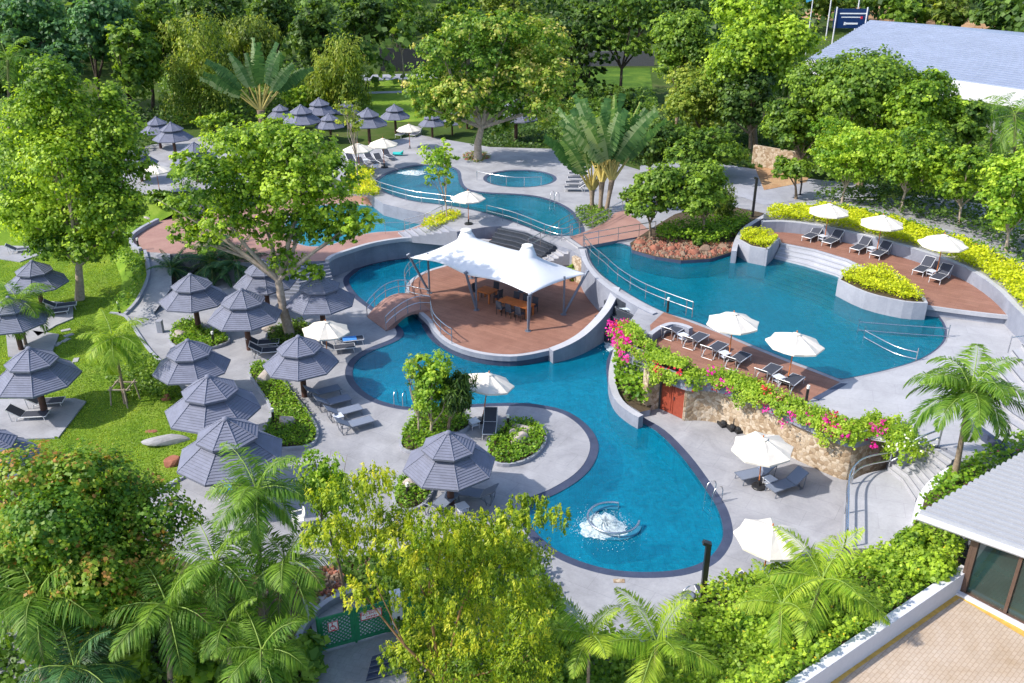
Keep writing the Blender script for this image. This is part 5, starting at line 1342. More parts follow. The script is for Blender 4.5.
# rocks
rock('large grey driftwood like boulder on the lawn', (165, 443), (1.25, .55, .32), 0, 'rock_grey', 4, .25)
rock('red brown boulder below the grey one on the lawn', (175, 464), (.62, .35, .38), 0, 'rock_red', 5, .4)
rock('small red rock at the edge of the lawn shrubs', (167, 400), (.3, .25, .3), 0, 'rock_red', 6)
rock('pale boulder under the row lounger gazebo in the shrub bed', (268, 380), (.8, .45, .5), .1, 'rock', 7, .4)
rock('cream boulder in the long shrub bed beside the loungers', (287, 424), (.5, .4, .4), .1, 'rock', 8)
rock('large pale boulder at the left of the round shrub bed', (520, 441), (.6, .45, .38), .1, 'rock', 9, .3)
rock('curved white boulder in the round shrub bed', (524, 431), (.75, .28, .3), .1, 'rock', 10, -.4)
rock('small white boulder in the round shrub bed', (514, 436), (.35, .3, .3), .1, 'rock', 12)
rock('pale boulder at the foot of the path gazebo', (179, 337), (.6, .45, .35), .05, 'rock', 13)
rock('pale boulder under the gazebo left of the big trunk', (272, 331), (.7, .35, .35), .05, 'rock', 14)
rock('cream boulder beside the nearest gazebo shrub bed', (412, 487), (.5, .35, .35), .1, 'rock', 15)
rock('white boulder on the bank beside the brown terrace', (148, 221), (.6, .4, .3), 1.4, 'rock', 16)
rock('round pale stone on the left bank', (115, 243), (.4, .35, .35), .3, 'rock', 17)
rock('flat pinkish stone on the lawn', (151, 432), (.35, .25, .06), 0, 'rock_red', 18)
rr2 = random.Random(9)
for i, (x, y, s, l) in enumerate([(640,244,.45,'red rock at the left end of the rock bed'), (646,250,.3,'tan rock near the left end of the rock bed'), (655,250,.5,'large red rock left of the middle of the rock bed'), (664,255,.32,'small tan rock along the pool rim of the rock bed'), (672,250,.4,'brown rock behind the pool rim'), (683,255,.35,'pale rock at the middle of the rock bed'),
      (694,254,.45,'red rock right of the middle of the rock bed'), (705,251,.55,'largest red rock toward the lamp post'), (714,253,.35,'tan rock near the right end of the rock bed'), (722,248,.4,'rightmost red rock of the rock bed'), (735,236,.3,'single rock by the curved low wall')]):
    rock(l, (x, y), (s, s * .8, s * .6), 2.66, ['rock_red', 'rock_brown'][i % 2 if i != 4 else 0], 30 + i, i, 'rocks beyond the right pool')
def pebbles(name, px, z, n, seed, ms=('rock_brown', 'rock_red'), s0=.12, kind='stuff', label=None, cat=None):
    rng = np.random.default_rng(seed); p, ar = scatter(L(px, z), n, rng); mb = MB()
    for q in p:
        s = s0 * rng.uniform(.5, 1.5); a = rng.uniform(0, 6.28); c, d = math.cos(a) * s, math.sin(a) * s
        mb.add([(q[0] + c, q[1] + d, q[2]), (q[0] - d, q[1] + c, q[2]), (q[0] - c, q[1] - d, q[2]), (q[0] + d, q[1] - c, q[2]), (q[0] + c * .5, q[1] + d * .5, q[2] + s * .8), (q[0] - d * .5, q[1] + c * .5, q[2] + s * .9), (q[0] - c * .5, q[1] - d * .5, q[2] + s * .8), (q[0] + d * .5, q[1] - c * .5, q[2] + s * .7)],
               [(0, 1, 5, 4), (1, 2, 6, 5), (2, 3, 7, 6), (3, 0, 4, 7), (4, 5, 6, 7)], int(rng.integers(0, 2)))
    o = mb.build(name, [M[m] for m in ms]); o['kind'] = kind; return o
pebbles('gravel', [(632,249),(655,255.5),(681,259.5),(710,257.8),(732,250.5),(735,243),(700,243),(660,238),(638,238)], 2.67, 900, 3)
pebbles('gravel', [(135,590),(210,598),(322,604),(340,590),(372,578),(372,560),(260,575)], .02, 500, 6)
pebbles('gravel', [(463,155),(470,152),(485,153),(490,158),(478,162),(465,160)], 2.5, 150, 5)
# blue road sign at top right
sb = P(848, 28, 2.4); sd = P(866, 27, 2.4) 
sb, tt = W(850, 24, 150); r_ = empty('road_sign', (sb.x, sb.y, 2.4), R(-4), 'large dark blue road sign with white arrow behind the pale roof', 'sign')
zc = W(850, 18.5, 150)[0].z - 2.4
MB().box((0, 0, zc), (5.3, .15, 2.9)).build('sign_panel', M['sign_blue'], r_)
mb = MB().box((.3, -.09, zc + .75), (4.2, .03, .18)).box((.1, -.09, zc + .2), (3.2, .03, .14)).box((.2, -.09, zc - .75), (1.9, .03, .26)).box((-.85, -.09, zc - .75), (.3, .03, .45)); mb.build('sign_marks', M['sign_white'], r_)
MB().box((1.6, -.1, zc + .15), (.35, .03, .4)).build('red_mark', M['sign_red'], r_)
for x in (-2.35, 2.35): MB().tube([(x, -.1, 0), (x, -.1, zc + 1.7)], .12, 8).build('post', M['white'], r_)
for x, h, l in [(829, 12, 'slim white pole left of the blue road sign'), (857, 13, 'slim white pole behind the blue road sign')]:
    q, _ = W(x, 16, 175); o = MB().tube([(0, 0, 0), (0, 0, 19)], .12, 6).build('flag_pole', M['white']); o.location = (q.x, q.y, 0); tag(o, l, 'pole')
q, _ = W(811, 14, 150); r_ = empty('flag', (q.x, q.y, 2.4), 0, 'pale blue flag left of the blue road sign', 'flag'); MB().tube([(0, 0, 0), (0, 0, 13)], .08, 6).build('pole', M['white'], r_)
MB().add([(0, 0, 12.5), (0, 0, 9.2), (-.9, .2, 8.8), (-1.3, 0, 10), (-1.1, .2, 12)], [(0, 1, 2, 3, 4)]).build('flag_cloth', M['flag'], r_)

# ------------------------------------------------------------------ beds, hedges and shrubs
HG = 'lime hedges'
hedge('hedge', 'long lime yellow hedge curving behind the right terrace wall', [(766.5,218),(772,212),(797,208.5),(830,209),(850,212),(866,218),(890,221),(910,227),(942,239),(968,247),(993,259),(1024,273),(1060,290),(1070,330),(1036,320),(1018,304),(999,285.5),(969,266),(928,250.5),(891,240),(848,229.5),(812,222.5),(780,220)], 3.85, .55, 'hedge', .14, 260, 1, 'hedge', HG)
hedge('hedge', 'lime hedge filling the small box planter at the right pool', [(740,238),(746,231.5),(763,232.5),(777,238),(768,248),(750,244.5)], 3.55, .4, 'hedge', .12, 300, 2, 'hedge', HG)
hedge('hedge', 'lime hedge filling the curved planter by the pool steps', [(842,280),(848,272.5),(862,270),(873,270),(888,273),(915,292),(922,301),(904,299.5),(868,291)], 3.45, .45, 'hedge', .12, 300, 3, 'hedge', HG)
hedge('hedge', 'reddish brown low shrubs along the back of the lime hedge', [(800,207),(840,208),(870,214),(905,222),(945,236),(975,245),(1000,256),(1024,268),(1024,272),(993,259),(942,239),(866,218),(830,210)], 3.9, .5, 'ruddy', .16, 90, 4)
hedge('flower_bed', 'yellow flower bed beside the far pool at the spindly tree', [(347,181),(352,174),(362,171),(374,173),(372,182),(376,188),(378,196),(352,196)], 2.5, .55, 'hedge', .16, 160, 5, 'flower bed', None, fl=('yellowf', .06, .12))
hedge('flower_bed', 'yellow flower bed round the young light green tree', [(421,228),(432,219),(446,214),(458,214),(461,218),(448,224),(432,229)], 2.4, .4, 'hedge', .15, 150, 6, 'flower bed', None, fl=('yellowf', .06, .12))
hedge('shrub_bed', 'dense green shrubs with bright tips on the rock bed', [(655,238),(668,229),(700,224),(735,219),(752,222),(744,228),(736,238),(722,245),(704,248),(690,243),(668,244)], 2.7, .8, 'shrub', .17, 130, 7, 'shrub bed')
hedge('shrub_bed', 'leafy shrub bed round the two leaning trees beside the nearest gazebo', [(403,449),(403,437),(410,424),(420,415),(434,411),(452,410),(462,416),(470,420),(465,430),(440,440),(420,452)], .06, .5, 'shrub', .12, 270, 8, 'shrub bed', bed=.12)
hedge('shrub_bed', 'round shrub bed with white boulders at the tongue of the deck', [(489,445),(496,436),(505,427),(520,422),(535,424),(544,433),(543,445),(532,457),(515,464),(498,464),(489,456)], .06, .42, 'shrub', .12, 270, 9, 'shrub bed', bed=.12)
hedge('shrub_bed', 'long shrub bed left of the four slate loungers', [(250,372),(262,365),(280,368),(283,382),(291,394),(305,412),(316,430),(312,444),(295,448),(275,448),(262,440),(270,424),(272,408),(262,392)], .06, .38, 'shrub', .12, 250, 10, 'shrub bed', bed=.12)
hedge('shrub_bed', 'small shrub bed at the left foot of the nearest gazebo', [(395,500),(398,485),(408,477),(425,475),(432,484),(428,498),(418,508),(402,510)], .06, .45, 'shrub', .12, 260, 11, 'shrub bed', bed=.12)
hedge('shrub_bed', 'dark planting under the big central tree trunk', [(268,335),(280,328),(296,322),(310,328),(306,338),(288,345),(272,346)], .06, .4, 'mid', .12, 250, 12, 'shrub bed', bed=.12)
hedge('shrub_bed', 'small triangular bed under the path gazebo', [(172,344),(174,330),(184,322),(196,322),(204,330),(222,334),(228,342),(212,348),(190,350)], .06, .4, 'shrub', .12, 250, 13, 'shrub bed', bed=.12)
hedge('shrub_bed', 'dense green shrubs at the lawn edge beside the young palm', [(108,386),(120,376),(136,368),(152,362),(166,372),(178,386),(181,396),(170,402),(148,400),(124,398)], .05, .7, 'mid', .15, 150, 14, 'shrub bed')
hedge('hedge', 'yellow green hedge running along the bank left of the brown terrace', [(112,268),(117,252),(126,240),(137,228),(150,218),(162,208),(168,212),(160,220),(142,229),(130,239),(132,248),(143,254),(146,268),(142,290),(132,303),(124,314),(114,312),(128,296),(134,280),(130,264)], .9, .75, 'ruddy', .16, 95, 15)
hedge('shrub_bed', 'leafy green fringe with tall grass like shrubs in the pocket beside the service door', [(620,346),(616,358),(613,375),(617,390),(626,401),(640,410),(648,408),(652,392),(648,362),(638,348)], .4, 1.1, 'shrub', .2, 130, 16, 'shrub bed')
hedge('ground_cover', None, [(463,155),(478,150),(492,157),(478,163),(465,160)], 2.52, .15, 'ruddy', .1, 60, 17, kind='stuff')
hedge('shrub_bed', 'green bed at the foot of the fan palms', [(575,213),(585,207),(600,208),(612,214),(605,224),(592,229),(583,226)], 2.52, .35, 'mid', .15, 120, 18, 'shrub bed')
hedge('shrub_bed', 'flowering shrubs beside the stairs under the coconut palm', [(923,516),(927,500),(935,487),(950,474),(985,454),(1030,440),(1100,434),(1200,500),(1020,500)], 2.35, .75, 'shrub', .17, 120, 19, 'shrub bed', None, fl=('pink', .008, .22))
hedge('hedge', 'dark shrubs and low trees on the gravel behind the wavy kerb', [(812,200),(840,192),(880,194),(930,202),(980,214),(1024,230),(1060,250),(1040,270),(1010,256),(984,243),(950,229),(905,217),(870,208),(840,203)], 3.85, .9, 'deep', .22, 45, 20, var=.9)
# planted slope (green mass with vines)
def slope_plants():
    rng = np.random.default_rng(21); p, ar = scatter(L(SLOPE), 10, rng); n = int(ar * 330); p, ar = scatter(L(SLOPE), n, rng)
    nz = vnoise(p, 1.2, 4); nz2 = vnoise(p, 3.4, 5); top = .75 * (1 + .5 * nz + .35 * nz2); u = rng.uniform(0, 1, n) ** .5
    q = p.copy(); q[:, 2] += np.maximum(.03, top * u); base = Vector((float(p[:, 0].mean()), float(p[:, 1].mean()), 0)); bb = np.array(base)
    r_ = empty('hedge', base, 0, 'bright green hedge mass covering the slope above the white parapet', 'hedge')
    nn = np.stack([rng.normal(size=n) * .5, rng.normal(size=n) * .5, np.full(n, .8)], 1)
    k = rng.choice(n, 260); ex = [(leafs(q[k] - bb + np.array([0, 0, .1]), nn[k], .1, rng), rng.uniform(0, 1, 260), M['yellowf'])]
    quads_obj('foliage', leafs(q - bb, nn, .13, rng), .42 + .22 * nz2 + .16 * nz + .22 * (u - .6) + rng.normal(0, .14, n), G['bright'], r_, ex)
slope_plants()
for i, (x, y, r_, h, l) in enumerate([(712,648,.8,.9,'rounded bush at the left end of the green slope'), (762,625,.9,1.0,'tall bush on the slope right of the litter bin'), (760,650,1.1,1.3,'bush at the bottom of the slope below the two palms'), (842,600,.8,.9,'leafy bush behind the leaning feather palm on the slope'),
       (882,574,.9,1.0,'yellow green climbing bush at the foot of the stairs'), (912,552,.8,1.0,'bush in front of the stair landing'), (925,575,.9,1.0,'bush next to the round capped light'), (850,630,.9,.8,'low bush along the middle of the white parapet')]):
    shrub('shrub', l, (x, y), r_, [.2,.5,.6,1.2,1.6,2.0,2.6,2.3][i], h, ['shrub','bright','shrub','bright','lime','bright','bright','bright'][i], .13, 2800, 50 + i, group='bushes on the green slope')
shrub('shrub', 'round dark bush on the rock bed', (697, 247), .55, 2.7, .8, 'mid', .14, 700, 61)
shrub('shrub', 'small bright shrub behind the canopy by the stone wall', (572, 281), .5, .6, 1.2, 'lime', .16, 500, 62)
shrub('shrub', 'fluffy pink flowered vine bush at the far end of the parapet behind the gazebo palm', (210, 632), .5, 0, 1.6, 'ruddy', .16, 400, 63, fl=('pink', 60, .2))
# bougainvillea trailing over the planter band
def bougainvillea():
    rng = np.random.default_rng(5); path = smooth(PBW + [P(900,454,2.6), P(925,446,2.6)], 4, False); path = resample(path, .25)
    pts = []; fl = {'pink': [], 'redf': []}; nrmv = []
    n = len(path)
    for i, p in enumerate(path[:-1]):
        d = (path[i + 1] - p); d.z = 0; d.normalize(); nv = Vector((-d.y, d.x, 0)); f = i / n
        dens = (300 if f < .86 else 150) * (1 + .4 * math.sin(i * .35) + .3 * math.sin(i * .9 + 1)) * (1.25 if f < .25 else 1)
        trail = .55 + .45 * math.sin(i * .5) * math.sin(i * .17 + 1) + .25 * math.sin(i * 1.3)
        for k in range(int(dens)):
            a = rng.uniform(0, 1)
            if a < .68:
                off = rng.uniform(-.15, .8); zz = .1 + abs(rng.normal()) * .16 + (.35 * math.sin(i * .3) * .5 + .2 if f < .3 else 0) ; nn_ = (nv * rng.normal() * .5 + Vector((0, -.2, .8)))
            else:
                g = rng.uniform(0, 1) ** 1.3; zz = .2 - g * 1.05 * max(.08, trail); off = -.12 - .22 * abs(rng.normal()) * (1 - g * .5); nn_ = (-nv * .9 + Vector((0, 0, .5)))
            q = p + d * rng.uniform(0, .25) + nv * off; q.z = 2.62 + zz; pts.append(q); nrmv.append(nn_)
    P_ = np.array([list(v) for v in pts]); N_ = np.array([list(v) for v in nrmv]) + rng.normal(size=(len(pts), 3)) * .35
    base = np.array([12.0, 38.0, 2.6]); r_ = empty('bougainvillea', tuple(base), 0, 'long trailing bougainvillea spilling over the planter above the stone wall', 'climbing plant')
    nz = vnoise(P_, 3, 2); ex = []
    for nm, spots in (('pink', [(0.0, 1.4), (0.03, 1.5), (.06, 1.3), (.09, 1.2), (.12, .9), (.16, .5), (.3, .3), (.36, .4), (.44, .2), (.52, .4), (.60, .8), (.65, .8), (.70, .9), (.74, .6), (.79, .25)]), ('redf', [(.05, .3), (.26, .2), (.31, .25), (.40, .2), (.47, .25), (.67, .2)])):
        F = []; FN = []
        for f, w in spots:
            i = int(f * n); p = path[min(i, n - 1)]
            for c in range(int(7 * w) + 1):
                cc = np.array([p.x + rng.normal() * .45, p.y + rng.normal() * .3 - .05, 2.62 + rng.uniform(-.45, .8 if f < .2 else .5)])
                m_ = int(rng.integers(12, 30)); F.append(cc + rng.normal(size=(m_, 3)) * .12); FN.append(rng.normal(size=(m_, 3)) + np.array([-.2, -.6, .8]))
        F = np.concatenate(F); FN = np.concatenate(FN); ex.append((leafs(F - base, FN, .105, rng, .6), rng.uniform(0, 1, len(F)), M[nm]))
    pp = np.concatenate([np.array([list(v)]) + rng.normal(size=(7, 3)) * .4 + np.array([0, 0, .35]) for v in path[-9:]]); ex.append((leafs(pp - base, rng.normal(size=pp.shape) + np.array([0, -.5, .8]), .09, rng, .6), rng.uniform(0, 1, len(pp)), M['whitef']))
    quads_obj('foliage', leafs(P_ - base, N_, .105, rng), .45 + .16 * nz + rng.normal(0, .15, len(P_)), G['climb'], r_, ex)
lm('climb', (.10, .20, .015), (.24, .38, .025), (.44, .55, .06))
lm('feather', (.10, .19, .012), (.28, .38, .02), (.52, .56, .045), (.66, .62, .07))
bougainvillea()

# grass blades on the lawn
def grass(outline, n, seed):
    rng = np.random.default_rng(seed); p, ar = scatter(outline, n, rng); nz = vnoise(p, .35, seed); nz2 = vnoise(p, 1.3, seed + 2)
    nn = np.stack([rng.normal(size=n), rng.normal(size=n) - .3, np.full(n, .7)], 1); base = p.mean(0); p[:, 2] += .02
    o = quads_obj('grass', leafs(p - base, nn, .075, rng, .3), .45 + .2 * nz + .12 * nz2 + rng.normal(0, .12, n), G['turf'], None); o.location = tuple(base); o['kind'] = 'stuff'
lm('turf', (.09, .18, .02), (.22, .34, .03), (.38, .46, .06), (.5, .46, .12), tr=.4)
grass(L([(-30,270),(0,247),(60,246),(105,250),(115,262),(122,280),(118,300),(110,313),(125,317),(138,335),(150,352),(168,370),(182,388),(191,408),(201,430),(199,450),(188,473),(171,483),(120,515),(-40,515)], .035), 95000, 3)
M['orange_bark'] = plain('orange_brown_twigs', (.30, .16, .07), .8, var=.25)

# ------------------------------------------------------------------ foreground trees and palms
tree('leafy_tree', 'big rounded tree with reddish young leaves at lower left', (72, 545), (102, 96), (95, 655), 0, 'ruddy', .13, 60000, 22, seed=2, trunk=.2, clump=.2)
tree('feathery_tree', 'big yellow green feathery tree with drooping sprays at bottom centre', (440, 580), (130, 110), (440, 700), 0, 'feather', .13, 44000, 0, seed=3, trunk=.11, droop=.2, w=.2, bark='orange_bark', clump=.2, fork=.25,
     lobes_px=[(345,492,34,12),(372,478,26,10),(330,530,30,14),(362,540,34,14),(390,520,32,14),(400,540,30,14),(435,523,34,12),(450,538,34,14),(480,530,32,13),(508,522,26,10),(530,508,30,9),(560,514,16,6),(490,545,38,16),(430,560,36,16),(455,585,36,18),(505,575,34,18),(530,555,24,14),(395,575,26,9),(360,590,24,8),(420,600,30,14),(475,620,38,20),(525,610,30,20),(425,640,34,16),(400,655,24,12),(470,660,40,22),(530,655,36,26),(545,590,18,14),(510,690,40,22),(440,685,36,16)])
tree('slender_tree', 'pale green young tree leaning over the deck at bottom left of the feathery tree', (322, 478), (34, 30), (345, 610), 0, 'lime', .18, 2600, 6, seed=4, trunk=.07, droop=.25, w=.25)
palm('tall feather palm over the gazebo at lower left', (257, 490), (263, 640), 0, 2.25, 18, 'palm', 11, 44, lo=-.7, r=.09)
palm('feather palm with a sunlit pale crown at lower left', (216, 562), (212, 670), 0, 2.2, 15, 'palm', 12, 40, lo=-.7, r=.1)
palm('drooping feather palm in front of the reddish tree', (168, 606), (172, 700), 0, 2.3, 15, 'palm', 13, 40, lo=-.8, r=.1)
palm('large dark feather palm at the left edge', (38, 598), (46, 700), 0, 2.6, 16, 'palm', 14, 44, lo=-.6, r=.12)
palm('low dark feather palm in the bottom left corner', (75, 668), (80, 730), 0, 2.2, 14, 'cycad', 15, 40, lo=-.4, r=.1)
palm('feather palm left of the lattice gate', (285, 560), (292, 660), 0, 2.3, 16, 'palm', 16, 44, lo=-.8, r=.09)
palm('low feather palm at the bottom beside the gate', (262, 650), (264, 720), 0, 1.9, 14, 'palm', 17, 40, lo=-.5, r=.09)
palm('small palm between the reddish tree and the gate', (228, 622), (232, 700), 0, 1.7, 12, 'palm', 18, 36, lo=-.5, r=.08)
palm('lime young palm at the bottom just left of the lamp post', (657, 642), (652, 712), 0, 2.2, 9, 'palm_lime', 19, 46, lo=-.25, hi=1.45, droop=.9, r=.07, lw=.06)
palm('lime young palm right of the feathery tree', (589, 634), (588, 705), 0, 1.75, 8, 'palm_lime', 20, 42, lo=-.2, hi=1.4, droop=.9, r=.06, lw=.06)
palm('leaning lime feather palm on the slope', (822, 580), (801, 645), 1.0, 2.3, 8, 'palm_lime', 21, 46, lo=-.2, hi=1.5, droop=.95, r=.08, lw=.06)
palm('short lime feather palm on the slope left of the leaning one', (782, 604), (774, 662), .7, 2.0, 8, 'palm_lime', 22, 42, lo=-.2, hi=1.4, droop=.95, r=.07, lw=.06)
palm('green coconut palm beside the pale curved steps at right', (970, 394), (953, 484), 2.3, 3.0, 20, 'palm', 23, 64, lo=-.2, hi=1.35, droop=2.0, r=.12, ll=.62, lw=.045)
palm('small coconut palm on the lawn at the left edge', (19, 303), (26, 346), 0, 2.5, 14, 'palm', 24, 44, lo=-.6, r=.08)
palm('young weeping palm propped by timber stakes on the lawn', (113, 338), (126, 404), 0, 2.2, 16, 'palm_lime', 25, 46, lo=-.7, hi=1.3, droop=1.5, r=.09)
b = P(126, 403, 0); r_ = empty('tree_stake', b, 0, 'timber staking frame round the young weeping palm trunk', 'tree stake')
for k in range(4):
    a = k * 1.57 + .5; MB().tube([(math.cos(a) * .75, math.sin(a) * .75, 0), (math.cos(a) * .6, math.sin(a) * .6, 1.15)], .04, 6).build('stake', M['bark_pale'], r_)
MB().box((0, .45, 1.05), (1.2, .05, .07)).box((0, -.45, 1.05), (1.2, .05, .07)).box((.45, 0, 1.1), (.05, 1.2, .07)).box((-.45, 0, 1.1), (.05, 1.2, .07)).build('cross_bar', M['bark_pale'], r_)
# broad leaved plants in the bottom left
for i, (x, y, l) in enumerate([(132, 690, 'broad leaved green plant at the bottom left between palms'), (205, 690, 'bright broad leaved plant right of the drooping palm'), (250, 690, 'broad leaved plant near the bottom beside the gate'), (120, 655, 'low leafy plant under the reddish tree'), (305, 668, 'broad leaved plant at the left end of the gate')]):
    shrub('broadleaf_plant', l, (x, y), .9, 0, 1.7, ['bright', 'bright', 'palm', 'deep', 'palm'][i], .38, 420, 80 + i, 'plant')
# cycads
def cycad(l, c, b, zg, Lf, nf, seed): palm(l, c, b, zg, Lf, nf, 'cycad', seed, 40, lo=-.5, hi=1.35, droop=.9, r=.2, name='cycad', cat='cycad', group='dark cycads by the left gazebos', ll=.42, lw=.05)
cycad('dark cycad at the start of the brown terrace', (172, 268), (174, 276), .5, 2.1, 22, 31); cycad('dark cycad in the middle of the planting behind the gazebos', (212, 262), (213, 278), 0, 2.9, 26, 32); cycad('dark cycad nearest the big central trunk', (236, 262), (238, 280), 0, 2.6, 24, 33)
cycad('small dark cycad behind the brown terrace kerb', (214, 240), (215, 246), 1.55, 2.0, 18, 34)

# fan shaped traveller palms
def fan_palm(label, c, b, zg, Lf, n, spread, seed, az=0.0, pal='silver', stalk=1.3, tr=.16):
    rng = np.random.default_rng(seed); base = P(b[0], b[1], zg); cw, t = W(c[0], c[1], base.y); t0 = cw - base
    r_ = empty('fan_palm', base, 0, label, 'palm tree', 'fan shaped traveller palms'); Q = []; T = []; st_ = MB()
    ex = Vector((math.cos(az), math.sin(az), 0)); ey = Vector((-ex.y, ex.x, 0))
    for i in range(n):
        a = -spread + 2 * spread * i / (n - 1) + rng.normal() * .05; d = ex * math.sin(a) + Vector((0, 0, math.cos(a))) + ey * rng.normal() * .13; d.normalize()
        s = stalk * rng.uniform(.9, 1.15); p0 = t0 + d * .1; p1 = t0 + d * s
        st_.tube([p0, p1], [.13, .05], 5)
        Li = Lf * rng.uniform(.85, 1.15); k = 26; wd = .15 * Lf; prev = p1; dirc = d.copy(); yaw = rng.uniform(-.5, .5); ft = rng.normal() * .14
        for j in range(k):
            f = (j + .5) / k; dirc = (dirc + Vector((ex.x * math.sin(a) * .015, ex.y * math.sin(a) * .015, -.012 * (f + .25) * (1 + abs(a))))).normalized(); q = prev + dirc * Li / k
            side = dirc.cross(ey * math.cos(yaw) + ex * math.sin(yaw)).normalized(); up = side.cross(dirc)
            w = wd * math.sin(min(1, f * 1.15 + .06) * math.pi * .93) ** .55
            for sg in (-1, 1):
                wj = w * (rng.uniform(.94, 1.04) if rng.uniform() > .12 else .6); dr = Vector((0, 0, -.3 * wj * rng.uniform(.6, 1.3)))
                Q.append([prev, prev + (side * sg * wj) + dirc * .1 + dr, q + (side * sg * wj) + dirc * .08 + dr * 1.1, q]); T.append(.5 + ft + rng.normal() * .12 + (.35 if sg > 0 and ft > 0 else 0))
            prev = q
    quads_obj('leaves', np.array([[list(v) for v in q] for q in Q]), np.array(T), G[pal], r_); st_.build('leaf_stalks', M['stalk_orange'], r_)
    MB().tube([Vector((0, 0, -.1)), t0 * .5, t0 + Vector((0, 0, .2))], [tr * 1.2, tr, tr * 1.5], 9).build('trunk', M['palm_bark'], r_)
M['stalk_orange'] = plain('yellow_orange_stalk', (.50, .40, .12), .5, var=.3, vs=2)
fan_palm('tall fan palm behind the far shaded gazebos', (261, 112), (262, 130), 2.4, 4.1, 17, .82, 41, .1, stalk=2.8, tr=.3)
fan_palm('left fan palm of the clump by the far pool', (592, 192), (592, 209), 2.5, 3.8, 12, .62, 42, .2, stalk=2.0)
fan_palm('middle fan palm of the clump by the far pool', (602, 184), (600, 211), 2.5, 4.4, 14, .52, 43, -.35, stalk=2.2)
fan_palm('right fan palm of the clump by the far pool', (612, 182), (606, 212), 2.5, 4.0, 12, .66, 44, .5, stalk=2.0)
palm('weeping feather palm left of the pale hall roof', (787, 62), (787, 140), 2.4, 4.2, 16, 'palm', 45, 36, lo=-1.0, droop=1.5, r=.16)
palm('dark palm at the right edge under the hall', (1015, 115), (1015, 190), 3.8, 3.6, 14, 'palm', 46, 30, lo=-.7, r=.14)
palm('small palm crown among the lime trees left of the right edge', (992, 112), (990, 170), 3.8, 2.6, 12, 'palm', 47, 28, lo=-.7, r=.1)
palm('dark palm in the shaded garden at far left', (8, 60), (10, 140), 2.4, 4.5, 14, 'palm', 48, 30, lo=-.7, r=.16)

# ------------------------------------------------------------------ middle trees
tree('leafy_tree', 'large green tree with forked pale trunk on the left lawn', (75, 175), (80, 110), (80, 300), 0, 'bright', .2, 40000, 0, seed=5, trunk=.3, bark='bark_pale', fork=.33, clump=.24,
     lobes_px=[(52,82,26,24),(36,118,32,28),(70,115,28,28),(110,100,16,18),(118,130,24,26),(20,165,30,32),(60,165,36,32),(100,165,34,30),(140,165,14,18),(35,212,34,26),(75,215,38,26),(110,205,32,26),(135,205,12,16),(85,246,28,18),(55,243,26,16),(108,238,20,14),(14,215,18,14)])
tree('leafy_tree', 'wide spreading green tree with bare pale trunk over the left gazebos', (275, 195), (100, 90), (291, 338), 0, 'bright', .19, 30000, 0, seed=6, trunk=.3, bark='bark_pale', fork=.5, clump=.22,
     lobes_px=[(235,150,34,24),(270,140,36,20),(305,152,34,22),(335,175,28,18),(210,180,30,24),(250,185,36,26),(290,185,36,26),(325,205,30,20),(355,222,24,12),(195,210,20,18),(225,222,24,18),(265,225,26,18),(300,225,26,20),(340,232,24,10),(285,262,16,20),(312,275,12,16),(186,160,14,10),(240,205,24,18),(184,232,18,12),(206,244,18,10),(176,205,14,12)])
tree('mango_tree', 'tall tree crowned with yellow blossom tips behind the round pool', (492, 75), (82, 66), (478, 160), 2.5, 'mango', .32, 19000, 0, seed=7, trunk=.38, bark='bark_pale', fork=.4, clump=.22,
     lobes_px=[(470,32,30,20),(505,28,32,18),(540,42,30,22),(440,50,22,18),(485,58,36,24),(525,70,32,24),(555,80,22,22),(430,85,24,20),(465,92,32,20),(505,100,28,20),(545,108,20,18),(425,108,16,12),(455,115,20,12),(500,125,14,10)])
tree('young_tree', 'thin young tree with light green leaves in the yellow flower bed', (438, 165), (24, 26), (447, 219), 2.5, 'lime', .2, 1500, 9, seed=8, trunk=.06, bark='bark_pale', fork=.3)
tree('young_tree', 'spindly pale tree in front of the far parasols', (348, 115), (18, 20), (360, 190), 2.5, 'golden', .2, 900, 7, seed=9, trunk=.07, bark='bark_pale', fork=.45)
tree('leafy_tree', 'lime leaved tree leaning over the shrub bed at the lower pool', (432, 385), (26, 36), (432, 437), 0, 'lime', .17, 3600, 8, seed=10, trunk=.09, bark='bark_pale', fork=.25)
tree('bare_tree', 'half bare twiggy tree beside the lime leaved one', (412, 375), (14, 26), (420, 436), 0, 'golden', .12, 260, 6, seed=11, trunk=.06, bark='bark_pale', fork=.25)
tree('screw_pine', 'dark spiky tree next to the tilted parasol', (452, 392), (23, 24), (448, 436), 0, 'deep', .42, 2600, 5, seed=12, trunk=.1, droop=.3, w=.08, fork=.35)
tree('leafy_tree', 'green tree over the wooden bridge with thin bent trunks', (650, 192), (38, 26), (650, 238), 2.6, 'mid', .24, 6500, 9, seed=13, trunk=.1, fork=.35)
tree('leafy_tree', 'rounded tree with slim trunk behind the rock bed', (697, 188), (34, 26), (704, 238), 2.6, 'mid', .24, 7000, 9, seed=14, trunk=.11, fork=.35)
tree('weeping_tree', 'small weeping tree at the right of the rock bed', (725, 197), (15, 20), (724, 224), 2.6, 'olive', .22, 2200, 5, seed=15, trunk=.08, droop=.7, w=.2)
tree('leafy_tree', 'low round green tree in front of the lawn right of the fan palms', (700, 148), (52, 24), (700, 178), 2.5, 'mid', .28, 9000, 12, seed=16, trunk=.16)
tree('leafy_tree', 'dark green low tree just right of the fan palm clump', (650, 148), (26, 22), (650, 175), 2.5, 'deep', .3, 4000, 8, seed=17, trunk=.14)
tree('leafy_tree', 'yellow flecked round tree above the grey path', (700, 98), (46, 34), (700, 148), 2.4, 'golden', .3, 10000, 12, seed=18, trunk=.2)
